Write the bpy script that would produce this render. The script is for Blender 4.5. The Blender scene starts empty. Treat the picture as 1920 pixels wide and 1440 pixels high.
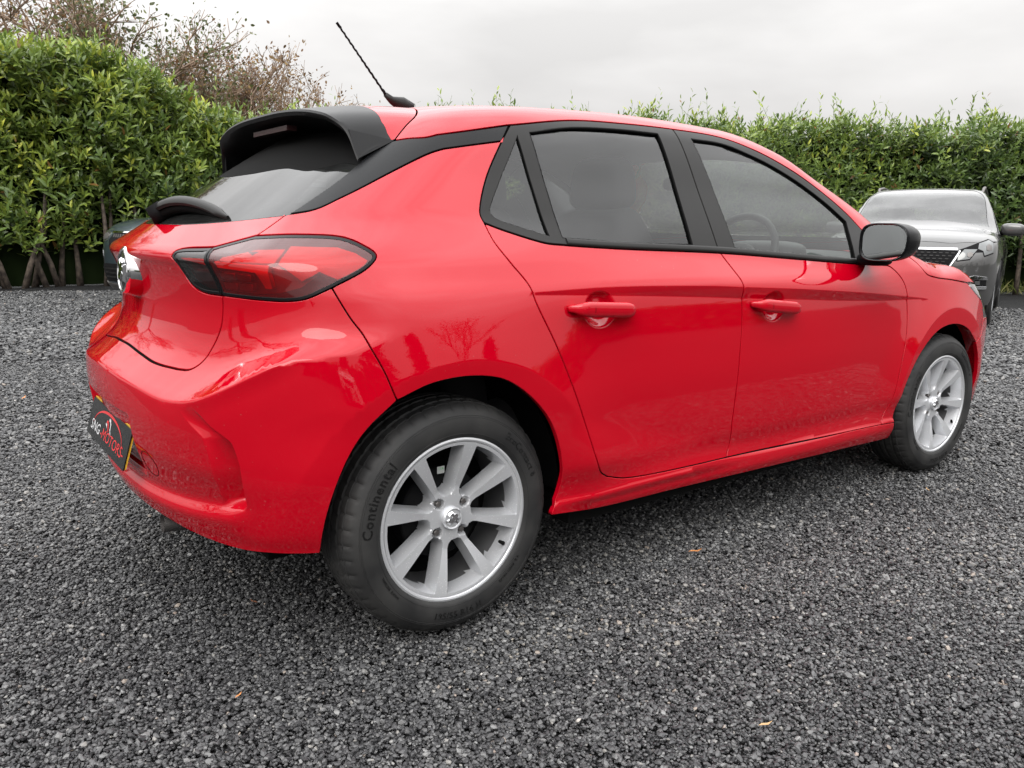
import bpy, bmesh, math, random
import numpy as np
from mathutils import Vector, Matrix, noise as mnoise
from mathutils.geometry import delaunay_2d_cdt

random.seed(7); rng = np.random.default_rng(7)
scene = bpy.context.scene
# ------------------------------------------------------------------ camera
cam_d = bpy.data.cameras.new('camera'); cam = bpy.data.objects.new('camera', cam_d)
scene.collection.objects.link(cam); scene.camera = cam
cam_d.sensor_width = 36; cam_d.lens = 1510/1920*36; cam_d.clip_start = .05; cam_d.clip_end = 2000
YAW, PITCH, ROLL = .9266, -.1942, .0163
Fw = Vector((math.cos(PITCH)*math.cos(YAW), math.cos(PITCH)*math.sin(YAW), math.sin(PITCH)))
Rt = Fw.cross(Vector((0,0,1))).normalized(); Up = Rt.cross(Fw)
R2 = Rt*math.cos(ROLL)+Up*math.sin(ROLL); U2 = Up*math.cos(ROLL)-Rt*math.sin(ROLL)
M = Matrix((R2, U2, -Fw)).transposed().to_4x4(); M.translation = (-1.0682, -2.4941, 1.0493)
cam.matrix_world = M
# ------------------------------------------------------------------ sky: bright overcast
SUN_EL, SUN_AZ = math.radians(42), math.radians(215)   # azimuth measured from +x towards +y
world = bpy.data.worlds.new('World'); scene.world = world; world.use_nodes = True
nt = world.node_tree; nt.nodes.clear()
def wn(t, **k):
    n = nt.nodes.new(t)
    for a, b in k.items(): setattr(n, a, b)
    return n
sky = wn('ShaderNodeTexSky', sky_type='NISHITA', sun_disc=False, sun_elevation=SUN_EL, sun_rotation=math.pi/2-SUN_AZ,
         air_density=1.0, dust_density=4.0, ozone_density=1.0)
hsv = wn('ShaderNodeHueSaturation'); hsv.inputs['Saturation'].default_value = .12; hsv.inputs['Value'].default_value = .8
tc = wn('ShaderNodeTexCoord'); sep = wn('ShaderNodeSeparateXYZ')
nt.links.new(tc.outputs['Generated'], sep.inputs[0]); nt.links.new(sky.outputs[0], hsv.inputs['Color'])
# overcast brightness grows from the horizon to the zenith
ramp = wn('ShaderNodeValToRGB'); els = ramp.color_ramp.elements
els[0].position = 0.0; els[0].color = (4.5,4.40,4.33,1); els[1].position = 1.0; els[1].color = (24,24.1,24.4,1)
for p_,c_ in ((.12,(5.1,5.0,4.93,1)),(.25,(6.6,6.5,6.42,1)),(.4,(12.5,12.4,12.4,1)),(.6,(18.5,18.5,18.6,1))): e = els.new(p_); e.color = c_
nt.links.new(sep.outputs[2], ramp.inputs[0])
mp = wn('ShaderNodeMapping'); mp.inputs['Scale'].default_value = (1,1,3.2)
nz = wn('ShaderNodeTexNoise'); nz.inputs['Scale'].default_value = 2.3; nz.inputs['Detail'].default_value = 5; nz.inputs['Roughness'].default_value = .5
nt.links.new(tc.outputs['Generated'], mp.inputs[0]); nt.links.new(mp.outputs[0], nz.inputs[0])
cl = wn('ShaderNodeMapRange'); cl.inputs[1].default_value = .3; cl.inputs[2].default_value = .72; cl.inputs[3].default_value = .86; cl.inputs[4].default_value = 1.26
nt.links.new(nz.outputs[0], cl.inputs[0])
mul = wn('ShaderNodeVectorMath', operation='SCALE'); nt.links.new(ramp.outputs[0], mul.inputs[0]); nt.links.new(cl.outputs[0], mul.inputs['Scale'])
mixw = wn('ShaderNodeMixRGB'); mixw.inputs[0].default_value = .86
nt.links.new(hsv.outputs[0], mixw.inputs[1]); nt.links.new(mul.outputs[0], mixw.inputs[2])
bg = wn('ShaderNodeBackground'); bg.inputs['Strength'].default_value = .1
out = wn('ShaderNodeOutputWorld'); nt.links.new(mixw.outputs[0], bg.inputs[0]); nt.links.new(bg.outputs[0], out.inputs[0])
# ------------------------------------------------------------------ sun behind cloud
sd = bpy.data.lights.new('sun','SUN'); sd.energy = 1.0; sd.angle = math.radians(40); sd.color = (1,.96,.91)
so = bpy.data.objects.new('sun', sd); scene.collection.objects.link(so)
sv = Vector((math.cos(SUN_EL)*math.cos(SUN_AZ), math.cos(SUN_EL)*math.sin(SUN_AZ), math.sin(SUN_EL)))
so.rotation_euler = sv.to_track_quat('Z','Y').to_euler(); so.location = sv*50
vs = scene.view_settings; vs.view_transform = 'Standard'; vs.look = 'None'; vs.exposure = 0.72; vs.gamma = 1.0; vs.use_curve_mapping = False
scene.cycles.max_bounces = 7; scene.cycles.diffuse_bounces = 3; scene.cycles.glossy_bounces = 4; scene.cycles.transmission_bounces = 4; scene.cycles.transparent_max_bounces = 14; scene.cycles.caustics_reflective = False; scene.cycles.caustics_refractive = False

# ------------------------------------------------------------------ helpers
COL = scene.collection
def link(o, parent=None):
    COL.objects.link(o)
    if parent is not None: o.parent = parent
    return o
def empty(name, loc=(0,0,0), rz=0, parent=None):
    o = bpy.data.objects.new(name, None); o.location = loc; o.rotation_euler = (0,0,rz); o.empty_display_size = .2
    return link(o, parent)
def tag(o, label, cat, group=None, kind=None):
    if label: o['label'] = label
    if cat: o['category'] = cat
    if group: o['group'] = group
    if kind: o['kind'] = kind
    return o
def mesh(name, V, Fc, mat, parent=None, N=None, smooth=True, mats=None, mi=None):
    me = bpy.data.meshes.new(name)
    me.from_pydata([tuple(v) for v in V], [], [tuple(f) for f in Fc])
    for m_ in (mats or [mat]): me.materials.append(m_)
    if smooth: me.polygons.foreach_set('use_smooth', [True]*len(me.polygons))
    if mi is not None: me.polygons.foreach_set('material_index', mi)
    if N is not None: me.normals_split_custom_set_from_vertices([tuple(n) for n in N])
    me.update()
    return link(bpy.data.objects.new(name, me), parent)
def auto_smooth(o, ang=35):
    me = o.data; bm = bmesh.new(); bm.from_mesh(me); bm.normal_update()
    for e_ in bm.edges:
        if len(e_.link_faces)==2: e_.smooth = e_.calc_face_angle(0) < math.radians(ang)
    bm.to_mesh(me); bm.free(); me.update()
    return o
# ---- material helper
def mat(name, col=(.5,.5,.5), rough=.5, metal=0., coat=0., spec=.5, coat_rough=.03):
    m_ = bpy.data.materials.new(name); m_.use_nodes = True
    p = m_.node_tree.nodes['Principled BSDF']
    p.inputs['Base Color'].default_value = (*col,1); p.inputs['Roughness'].default_value = rough; p.inputs['Metallic'].default_value = metal
    p.inputs['Coat Weight'].default_value = coat; p.inputs['Coat Roughness'].default_value = coat_rough; p.inputs['Specular IOR Level'].default_value = spec
    return m_
def N_(m_, t, **k):
    n = m_.node_tree.nodes.new(t)
    for a, b in k.items(): setattr(n, a, b)
    return n
def L_(m_, a, b): m_.node_tree.links.new(a, b)
def P_(m_): return m_.node_tree.nodes['Principled BSDF']
def noise_col(m_, c1, c2, scale, detail=4, lo=.35, hi=.65, coord='Object', rough=.5):
    t = N_(m_,'ShaderNodeTexCoord'); n = N_(m_,'ShaderNodeTexNoise'); n.inputs['Scale'].default_value = scale; n.inputs['Detail'].default_value = detail; n.inputs['Roughness'].default_value = rough
    r = N_(m_,'ShaderNodeValToRGB'); r.color_ramp.elements[0].position = lo; r.color_ramp.elements[1].position = hi
    r.color_ramp.elements[0].color = (*c1,1); r.color_ramp.elements[1].color = (*c2,1)
    L_(m_,t.outputs[coord],n.inputs['Vector']); L_(m_,n.outputs[0],r.inputs[0]); L_(m_,r.outputs[0],P_(m_).inputs['Base Color'])
    return t, n, r
def bump(m_, scale, strength, dist=.002, detail=3, coord='Object', tex=None):
    t = N_(m_,'ShaderNodeTexCoord'); n = N_(m_,'ShaderNodeTexNoise'); n.inputs['Scale'].default_value = scale; n.inputs['Detail'].default_value = detail
    b = N_(m_,'ShaderNodeBump'); b.inputs['Strength'].default_value = strength; b.inputs['Distance'].default_value = dist
    L_(m_,t.outputs[coord],n.inputs['Vector']); L_(m_,n.outputs[0],b.inputs['Height']); L_(m_,b.outputs[0],P_(m_).inputs['Normal'])
    return b
def glass(name, tint, refl=1.0, rough=0.0, film=.04, faces=1.9, body=None, body_w=0., ior=1.52):
    """window glass: tinted see-through, a mirror layer that grows with angle, and a thin film of damp and dust"""
    m_ = bpy.data.materials.new(name); m_.use_nodes = True; n = m_.node_tree.nodes; n.clear()
    tr = N_(m_,'ShaderNodeBsdfTransparent'); tr.inputs[0].default_value = (*tint,1)
    gl = N_(m_,'ShaderNodeBsdfGlossy'); gl.inputs['Roughness'].default_value = rough; gl.inputs['Color'].default_value = (refl,refl,refl,1)
    fr0 = N_(m_,'ShaderNodeFresnel'); fr0.inputs['IOR'].default_value = ior
    fr = N_(m_,'ShaderNodeMath', operation='MULTIPLY', use_clamp=True); fr.inputs[1].default_value = faces; L_(m_,fr0.outputs[0],fr.inputs[0])   # both faces of the pane reflect
    df = N_(m_,'ShaderNodeBsdfDiffuse'); df.inputs[0].default_value = (.75,.77,.76,1); tl = N_(m_,'ShaderNodeBsdfTranslucent'); tl.inputs[0].default_value = (.75,.77,.76,1)
    fm = N_(m_,'ShaderNodeMixShader'); fm.inputs[0].default_value = .5; L_(m_,df.outputs[0],fm.inputs[1]); L_(m_,tl.outputs[0],fm.inputs[2])
    t = N_(m_,'ShaderNodeTexCoord'); nz_ = N_(m_,'ShaderNodeTexNoise'); nz_.inputs['Scale'].default_value = 5; nz_.inputs['Detail'].default_value = 9; nz_.inputs['Roughness'].default_value = .75
    mr_ = N_(m_,'ShaderNodeMapRange'); mr_.inputs[1].default_value = .35; mr_.inputs[2].default_value = .75; mr_.inputs[3].default_value = film*.4; mr_.inputs[4].default_value = film*1.9
    L_(m_,t.outputs['Object'],nz_.inputs[0]); L_(m_,nz_.outputs[0],mr_.inputs[0])
    m0 = N_(m_,'ShaderNodeMixShader'); L_(m_,mr_.outputs[0],m0.inputs[0]); L_(m_,tr.outputs[0],m0.inputs[1]); L_(m_,fm.outputs[0],m0.inputs[2])
    last = m0
    if body:
        bd = N_(m_,'ShaderNodeBsdfDiffuse'); bd.inputs[0].default_value = (*body,1); m1 = N_(m_,'ShaderNodeMixShader'); m1.inputs[0].default_value = body_w; L_(m_,m0.outputs[0],m1.inputs[1]); L_(m_,bd.outputs[0],m1.inputs[2]); last = m1
    mx = N_(m_,'ShaderNodeMixShader'); o = N_(m_,'ShaderNodeOutputMaterial')
    L_(m_,fr.outputs[0],mx.inputs[0]); L_(m_,last.outputs[0],mx.inputs[1]); L_(m_,gl.outputs[0],mx.inputs[2]); L_(m_,mx.outputs[0],o.inputs[0])
    return m_
MT = {}
# car paint: solid red under clear lacquer with a breath of road film
m_ = MT['red'] = mat('red_paint', (.42,.0001,.009), .5, 0, 1.0, .0); P_(m_).inputs['Coat IOR'].default_value = 1.50
t = N_(m_,'ShaderNodeTexCoord'); n = N_(m_,'ShaderNodeTexNoise'); n.inputs['Scale'].default_value = 3.5; n.inputs['Detail'].default_value = 8; n.inputs['Roughness'].default_value = .7
mr = N_(m_,'ShaderNodeMapRange'); mr.inputs[1].default_value = .35; mr.inputs[2].default_value = .75; mr.inputs[3].default_value = .010; mr.inputs[4].default_value = .018
L_(m_,t.outputs['Object'],n.inputs[0]); L_(m_,n.outputs[0],mr.inputs[0]); L_(m_,mr.outputs[0],P_(m_).inputs['Coat Roughness'])
vd_ = N_(m_,'ShaderNodeTexVoronoi'); vd_.inputs['Scale'].default_value = 55; L_(m_,t.outputs['Object'],vd_.inputs['Vector'])
nd_ = N_(m_,'ShaderNodeTexNoise'); nd_.inputs['Scale'].default_value = 2.3; nd_.inputs['Detail'].default_value = 6; L_(m_,t.outputs['Object'],nd_.inputs[0])
c1_ = N_(m_,'ShaderNodeMath', operation='LESS_THAN'); c1_.inputs[1].default_value = .075; L_(m_,vd_.outputs['Distance'],c1_.inputs[0])
c2_ = N_(m_,'ShaderNodeMapRange'); c2_.inputs[1].default_value = .52; c2_.inputs[2].default_value = .70; c2_.inputs[4].default_value = .30; L_(m_,nd_.outputs[0],c2_.inputs[0])
c3_ = N_(m_,'ShaderNodeMath', operation='MULTIPLY'); L_(m_,c1_.outputs[0],c3_.inputs[0]); L_(m_,c2_.outputs[0],c3_.inputs[1])
mixp = N_(m_,'ShaderNodeMixRGB'); mixp.inputs[1].default_value = P_(m_).inputs['Base Color'].default_value; mixp.inputs[2].default_value = (.34,.24,.22,1); L_(m_,c3_.outputs[0],mixp.inputs[0]); L_(m_,mixp.outputs[0],P_(m_).inputs['Base Color'])
n2 = N_(m_,'ShaderNodeTexNoise'); n2.inputs['Scale'].default_value = 260; n2.inputs['Detail'].default_value = 1
b2 = N_(m_,'ShaderNodeBump'); b2.inputs['Strength'].default_value = .018; b2.inputs['Distance'].default_value = .001
L_(m_,t.outputs['Object'],n2.inputs[0]); L_(m_,n2.outputs[0],b2.inputs['Height']); L_(m_,b2.outputs[0],P_(m_).inputs['Coat Normal'])
MT['trim'] = mat('satin_black_trim', (.013,.0125,.012), .42, 0, 0, .20)
MT['gloss'] = mat('black_gloss_trim', (.006,.0063,.007), .24, 0, 0, .16)
MT['spoil'] = mat('black_spoiler_paint', (.008,.008,.0085), .36, 0, 0, .20)
MT['dark'] = mat('dark_plastic', (.005,.005,.0055), .8, 0, 0, .15)
MT['gap'] = mat('black_rubber_and_shade', (.004,.004,.004), .9, 0, 0, .1)  # black for rubber parts, also used as painted shade behind the seams
MT['rubber'] = mat('tyre_rubber', (.026,.026,.027), .62, 0, 0, .4)
noise_col(MT['rubber'], (.010,.010,.0105), (.030,.0295,.0285), 9, 7, .35, .7); bump(MT['rubber'], 160, .15, .0006)
MT['letter'] = mat('tyre_lettering', (.004,.004,.004), .4, 0, 0, .5)
MT['alloy'] = mat('silver_alloy', (.62,.63,.65), .34, .60, .4, .5, .12)
n = N_(MT['alloy'],'ShaderNodeTexVoronoi'); n.inputs['Scale'].default_value = 150
t = N_(MT['alloy'],'ShaderNodeTexCoord'); r = N_(MT['alloy'],'ShaderNodeValToRGB'); r.color_ramp.elements[0].position=.10; r.color_ramp.elements[0].color=(.92,.92,.92,1); r.color_ramp.elements[1].position=.20; r.color_ramp.elements[1].color=(.66,.67,.69,1)
L_(MT['alloy'],t.outputs['Object'],n.inputs['Vector']); L_(MT['alloy'],n.outputs['Distance'],r.inputs[0]); L_(MT['alloy'],r.outputs[0],P_(MT['alloy']).inputs['Base Color'])
MT['barrel'] = mat('rim_barrel_shaded_silver', (.20,.20,.205), .45, .6)  # darker copy of the alloy, shade inside the rim put into the colour
MT['chrome'] = mat('chrome', (.85,.85,.86), .06, 1)
MT['steel'] = mat('brake_steel', (.16,.15,.145), .45, .8)
MT['gside'] = glass('tinted_rear_side_glass', (.68,.69,.68), film=.004, faces=.95)
MT['gfront'] = glass('pale_green_door_glass', (.93,.99,.95), film=.016, faces=1.0, ior=1.46)
MT['ghatch'] = glass('tinted_rear_screen', (.10,.105,.105), refl=.85, film=.035, faces=1.0)
MT['gscreen'] = glass('windscreen_glass', (.93,.99,.95), film=.03, faces=.8, ior=1.46)
MT['gred'] = glass('red_lamp_lens', (.90,.06,.09), film=.0, faces=1.1, body=(.50,.006,.012), body_w=.10); MT['gsmoke'] = glass('smoked_lamp_lens', (.62,.16,.17), film=0, faces=1.1); MT['gclear'] = glass('clear_lamp_lens', (.72,.72,.72))
MT['rbar'] = mat('red_light_guide', (.92,.012,.03), .25, 0, .5); MT['rdark'] = mat('dark_red_reflector', (.16,.002,.006), .3, 0, .5)
MT['rmid'] = mat('red_reflector', (.62,.012,.022), .35, 0, .5); MT['grey'] = mat('reversing_lamp_reflector', (.55,.56,.57), .25, .6)
MT['cloth'] = mat('charcoal_seat_fabric', (.022,.022,.024), .9); bump(MT['cloth'], 220, .4, .001)
MT['liner'] = mat('grey_headliner', (.42,.41,.39), .9)
MT['dash'] = mat('dark_dashboard', (.02,.02,.022), .7); MT['door_in'] = mat('dark_door_lining', (.03,.03,.032), .75)
MT['mirror'] = mat('mirror_glass', (.82,.85,.85), .01, 1)
MT['platey'] = mat('yellow_plate', (.72,.46,.03), .35, 0, .5); MT['plateb'] = mat('black_show_plate', (.006,.0065,.0065), .2, 0, 0, .4)
MT['white_ink'] = mat('silver_ink', (.62,.62,.63), .4); MT['red_ink'] = mat('red_ink', (.62,.03,.035), .4)
MT['label_w'] = mat('shaded_white_sticker', (.33,.34,.33), .5); MT['label_g'] = mat('green_ink', (.03,.30,.05), .5)  # white label greyed to give the shade deep in the wheel
# ---- body shape of the hatchback

def pchip(xs,ys,n=2000):
    xs=np.array(xs,float);ys=np.array(ys,float);h=np.diff(xs);d=np.diff(ys)/h
    m=np.zeros(len(xs));m[0]=d[0];m[-1]=d[-1]
    for i in range(1,len(xs)-1):
        if d[i-1]*d[i]>0:
            w1=2*h[i]+h[i-1];w2=h[i]+2*h[i-1];m[i]=(w1+w2)/(w1/d[i-1]+w2/d[i])
    X=np.linspace(xs[0],xs[-1],n);k=np.clip(np.searchsorted(xs,X,side='right')-1,0,len(xs)-2)
    t=(X-xs[k])/h[k]
    Y=(1+2*t)*(1-t)**2*ys[k]+t*(1-t)**2*h[k]*m[k]+t*t*(3-2*t)*ys[k+1]+t*t*(t-1)*h[k]*m[k+1]
    return lambda q:np.interp(q,X,Y)
def sst(a,b,x):
    t=np.clip((x-a)/(b-a),0,1);return t*t*(3-2*t)
def smax(a,b,k):
    h=np.maximum(k-np.abs(a-b),0)/k
    return np.maximum(a,b)+h*h*k*.25
WBASE=2.538
# vertical half-width profile at the middle of the doors (without the sharp shoulder step)
wz=pchip([.10,.17,.20,.235,.262,.285,.30,.33,.40,.50,.60,.70,.80,.86,.90,.95,1.0,1.06,1.2,1.37,1.42,1.5],
         [.72,.81,.832,.852,.861,.860,.851,.850,.861,.868,.870,.8665,.8600,.8545,.8465,.826,.804,.776,.705,.618,.58,.50])
wzs=pchip([.10,.17,.20,.25,.30,.40,.50],[.72,.81,.832,.848,.856,.863,.868])
zchar=pchip([-.2,.18,.5,.9,1.1,1.41,1.73,2.2,3.2],[.90,.903,.910,.901,.890,.873,.849,.802,.70])
tchar=pchip([-.5,.10,.22,.56,1.09,1.5,1.9,2.25,2.4,3.3],[.0,.0,.006,.027,.037,.036,.026,.004,.0,.0])
dplan=pchip([-1,-.55,-.3,0,.35,.9,1.6,2.1,2.5,2.8,3.05,3.25,3.5],[-.13,-.055,-.022,-.004,.0,.0,.0,-.008,-.026,-.048,-.092,-.18,-.33])
gplan=pchip([-1,-.4,-.1,.3,.8,1.4,1.9,2.5,3.2],[-.13,-.075,-.045,-.018,0,0,-.012,-.04,-.09])
def Wf(x,z):
    zc=zchar(x);tc=tchar(x)
    w=wz(z)
    ms=np.maximum(1-sst(-.25,.22,x),sst(2.35,2.6,x))*(z<.50)
    w=w*(1-ms)+wzs(z)*ms
    up=sst(.98,1.12,z)
    w=w+dplan(x)*(1-up)+gplan(x)*up
    # sharp shoulder line: surface above is proud, strip below turns under
    amp=.44*tc
    w=w+amp*np.clip((z-zc+tc)/np.maximum(tc,.003),0,1)*(1-sst(zc,zc+.11,z))
    # rear haunch
    w=w+.014*np.exp(-((x+.05)/.33)**2)*np.exp(-((z-.80)/.16)**2)
    # wheel-arch flares
    for cx,h in((0.,.016),(WBASE,.020)):
        r=np.hypot(x-cx,z-.305)
        w=w+h*np.clip(1-(r-.440)/.20,0,1)**2*sst(.24,.42,z)+.006*(1-sst(.40,.75,r))
    # kick-out of the lower rear door in front of the rear wheel
    ln=.56-.26*(x-.35)
    w=w+.016*sst(0,.16,ln-z)*sst(.25,.5,x)*(1-sst(.8,1.5,x))*sst(.26,.30,z)
    return w
R0=pchip([.14,.20,.24,.28,.30,.335,.345,.365,.40,.50,.60,.645,.651,.657,.675,.70,.72,.738,.755,.80,.86,.92,.965,.985,1.0,1.02,1.065,1.075,1.15,1.25,1.36,1.42,1.5],
         [.45,.56,.605,.628,.637,.648,.646,.634,.643,.670,.680,.678,.676,.670,.648,.619,.598,.583,.573,.560,.555,.562,.577,.587,.583,.560,.500,.487,.375,.225,.055,-.05,-.2])
crease_dz=pchip([0,.35,.476,.558,.628,.704,.766,.80,.92],[.022,.0,-.010,-.005,.010,.042,.085,.12,.2])
R0s=pchip([.14,.20,.24,.28,.30,.40,.50,.52],[.45,.56,.605,.628,.634,.655,.670,.672])
zlow=pchip([0,.25,.43,.62,.71,.8],[0,0,.007,.026,.040,.055])
def Rf(Y,z):
    lo=1-sst(.72,.80,z)
    zz=z-crease_dz(Y)*sst(.45,.64,z)*(1-sst(.72,.92,z))
    zz=zz-zlow(Y)*sst(.22,.30,zz)*(1-sst(.40,.50,zz))
    lw=sst(.66,.74,Y)*(z<.5)
    r=R0(zz)*(1-lw)+R0s(zz)*lw-.016
    up=sst(.95,1.1,z)
    return r-(.225*(1-up)+.36*up)*Y**2-.10*Y**6
zt=pchip([-.6,-.30,-.15,0.1,.5,.9,1.3,1.6,1.85,2.1,2.4,2.52,2.6,2.9,3.1,3.22,3.30,3.36,3.5],
         [1.27,1.36,1.394,1.428,1.459,1.472,1.462,1.408,1.318,1.22,1.05,1.0,.976,.888,.80,.735,.67,.58,.3])
def Tf(x,Y):
    ws=sst(1.3,2.0,x)*(1-sst(2.45,2.7,x))
    xe=x+ws*.30*Y**2+sst(2.7,3.1,x)*.25*Y**2
    return zt(xe)-.065*Y**2-.12*Y**6*(1-sst(1.9,2.4,x))
fx=pchip([.1,.2,.3,.45,.6,.7,.8,.9],[3.25,3.34,3.385,3.40,3.40,3.38,3.31,3.1])
def Fx(Y,z): return fx(z)-.28*Y**2-.25*Y**6
XC,YC,RC=.10,.30,.55
# s: x on the side for s>XC, then round the rear corner, then across the tail
SC=XC-RC*np.pi/2; SE=SC-YC   # s where the corner ends / centre line
XF,RFc=2.75,.5
def base(s):
    s=np.asarray(s,float)
    ph=np.clip((XC-s)/RC,0,np.pi/2)
    phf=np.clip((s-XF)/RFc,0,np.pi/2)
    bx=np.where(s>XC,np.minimum(s,XF),XC)
    by=-YC+np.clip(SC-s,0,None)+np.clip(s-(XF+RFc*np.pi/2),0,None)
    dx=-np.sin(ph)+np.sin(phf);dy=-np.cos(ph)*np.cos(phf)
    return bx,by,dx,dy
def s_of(P):
    x,y=P[...,0],P[...,1]
    phi=np.arctan2(-(x-XC),-(y+YC))
    phf=np.arctan2((x-XF),-(y+YC))
    s=np.where(x>XC,x,np.where(y<=-YC,XC-RC*phi,SC-(y+YC)))
    s=np.where(x>XF,np.where(y<=-YC,XF+RFc*phf,XF+RFc*np.pi/2+(y+YC)),s)
    return s
zcr=pchip([-1.07,-.725,-.63,-.567,-.512,-.443,-.375,-.317,-.285,-.2],[.66,.636,.627,.632,.647,.683,.725,.769,.787,.80])
spk=pchip([.30,.387,.408,.481,.557,.592,.616,.65],[-.45,-.433,-.426,-.426,-.438,-.478,-.505,-.545])
zlip=pchip([-1.07,-1.0,-.814,-.663,-.503,-.433,-.3],[.347,.347,.347,.354,.373,.387,.40])
CUPS=((.462,.826),(1.250,.799))
def feat(x,y,z):
    f=np.zeros(np.shape(x))
    # rear corner details live where x<.1
    s=s_of(np.stack([x,-np.abs(y),z],-1))
    m=(x<.1)
    zc=zcr(s)
    amp=.0045*sst(-.60,-.50,s)*(1-sst(-.34,-.26,s))
    f=f-m*amp*np.where(z>zc,np.clip(1-(z-zc)/.10,0,1)**2,np.clip(1-(zc-z)/.05,0,1)**2)
    e=spk(z)-s
    D=.046*sst(.632,.50,z)*sst(.0,.028,z-zlip(s)-.002)
    f=f+m*D*sst(.0,.008,e)*np.clip(1-e/.062,0,1)
    D2=.016*sst(0,.014,.272-np.abs(y))*sst(0,.014,z-.385)*sst(0,.016,.555-z)
    f=f+m*(x<-.4)*D2
    for cx,cz in CUPS:
        q=np.sqrt(((x-cx)/.063)**2+((z-cz)/.053)**2)
        f=f+.017*(1-sst(.55,1.0,q))*(np.abs(y)>.6)
    return f
def F(x,y,z):
    ft=feat(x,y,z)
    z=z+(.025-.012*sst(1.5,2.5,x))*np.clip((z-.3)/.6,0,1.7)
    Y=np.sqrt(y*y+1e-6)
    a=Y-Wf(x,z)
    Y=np.minimum(Y,.92)
    b=(-Rf(Y,z)-x)*.8
    c=(z-Tf(x,Y))*.85
    d=(x-Fx(Y,z))*.9
    f=smax(a,b,.16)
    f=smax(f,c,np.where(x>2.35,.05,.055))
    f=smax(f,d,.10)
    return np.maximum(f,.17-z)+ft
def solve(s,z,off=0.):
    bx,by,dx,dy=base(s);z=np.asarray(z,float)
    lo=np.full(bx.shape,-.1);hi=np.full(bx.shape,1.1)
    for _ in range(30):
        m=.5*(lo+hi);v=F(bx+dx*m,by+dy*m,z)
        ins=v<0;lo=np.where(ins,m,lo);hi=np.where(ins,hi,m)
    P=np.stack([bx+dx*lo,by+dy*lo,z],-1)
    return P
def solve_top(x,y):
    lo=np.full(np.shape(x),.5);hi=np.full(np.shape(x),1.6)
    for _ in range(30):
        m=.5*(lo+hi);ins=F(x,y,m)<0;lo=np.where(ins,m,lo);hi=np.where(ins,hi,m)
    return np.stack([x,y,lo],-1)
def grad(P,h=.0015):
    x,y,z=P[...,0],P[...,1],P[...,2]
    g=np.stack([F(x+h,y,z)-F(x-h,y,z),F(x,y+h,z)-F(x,y-h,z),F(x,y,z+h)-F(x,y,z-h)],-1)
    return g/np.maximum(np.linalg.norm(g,axis=-1,keepdims=True),1e-9)
# ------------------------------------------------------------------ panel machinery
SEc = SE
def cr(pts, n=7):
    p = np.array(pts, float); out = []
    for i in range(len(p)-1):
        p0 = p[max(i-1,0)] if i>0 else 2*p[0]-p[1]; p1 = p[i]; p2 = p[i+1]; p3 = p[i+2] if i+2<len(p) else 2*p[-1]-p[-2]
        d0 = max(np.linalg.norm(p1-p0),1e-6)**.5; d1 = max(np.linalg.norm(p2-p1),1e-6)**.5; d2 = max(np.linalg.norm(p3-p2),1e-6)**.5
        m1 = (p2-p1)-d1*((p2-p0)/(d0+d1)-(p1-p0)/d0); m1 = (p1-p0)/d0*d1*0+((p1-p0)/d0-(p2-p0)/(d0+d1)+(p2-p1)/d1)*d1
        m2 = ((p2-p1)/d1-(p3-p1)/(d1+d2)+(p3-p2)/d2)*d1
        for k in range(n):
            t = k/n
            out.append((2*t**3-3*t*t+1)*p1+(t**3-2*t*t+t)*m1+(-2*t**3+3*t*t)*p2+(t**3-t*t)*m2)
    out.append(p[-1])
    return [tuple(q) for q in out]
def join(*cs):
    out = []
    for c in cs:
        for q in c:
            if not out or math.hypot(out[-1][0]-q[0], out[-1][1]-q[1]) > 1e-4: out.append((float(q[0]),float(q[1])))
    if math.hypot(out[0][0]-out[-1][0], out[0][1]-out[-1][1]) < 1e-4: out.pop()
    return out
def resample(poly, res):
    out = []; n = len(poly)
    for i in range(n):
        a = np.array(poly[i]); b = np.array(poly[(i+1)%n]); k = max(1, int(math.ceil(np.linalg.norm(b-a)/res)))
        for j in range(k): out.append(a+(b-a)*j/k)
    return np.array(out)
def resample_open(pts, res):
    out = []
    for i in range(len(pts)-1):
        a = np.array(pts[i],float); b = np.array(pts[i+1],float); k = max(1, int(math.ceil(np.linalg.norm(b-a)/res)))
        for j in range(k): out.append(a+(b-a)*j/k)
    out.append(np.array(pts[-1],float)); return np.array(out)
def thin(P, mn):
    keep = [0]
    for i in range(1,len(P)):
        if np.linalg.norm(P[i]-P[keep[-1]]) > mn: keep.append(i)
    return P[keep]
def area2(p):
    x,y = p[:,0],p[:,1]; return .5*np.sum(x*np.roll(y,-1)-np.roll(x,-1)*y)
def offset_in(p, d):
    if area2(p) < 0: p = p[::-1]
    e = np.roll(p,-1,0)-p; e = e/np.maximum(np.linalg.norm(e,axis=1,keepdims=True),1e-9)
    nn = np.stack([-e[:,1],e[:,0]],-1)           # inward for ccw
    pn = np.roll(nn,1,0); m = nn+pn; L = np.linalg.norm(m,axis=1,keepdims=True); m = m/np.maximum(L,1e-6)
    c = np.clip((m*nn).sum(1,keepdims=True),.45,1)
    return p+m*d/c, m
def inside(q, p):
    x,y = q[:,0],q[:,1]; r = np.zeros(len(q),bool); n = len(p); j = n-1
    for i in range(n):
        xi,yi = p[i]; xj,yj = p[j]
        if yi != yj:
            c = ((yi>y)!=(yj>y)) & (x < (xj-xi)*(y-yi)/(yj-yi)+xi); r ^= c
        j = i
    return r
def m_side(a,b):
    P = solve(a,b); return P, grad(P)
def z0f(x): return .75-.20*sst(1.5,2.2,x)
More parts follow.
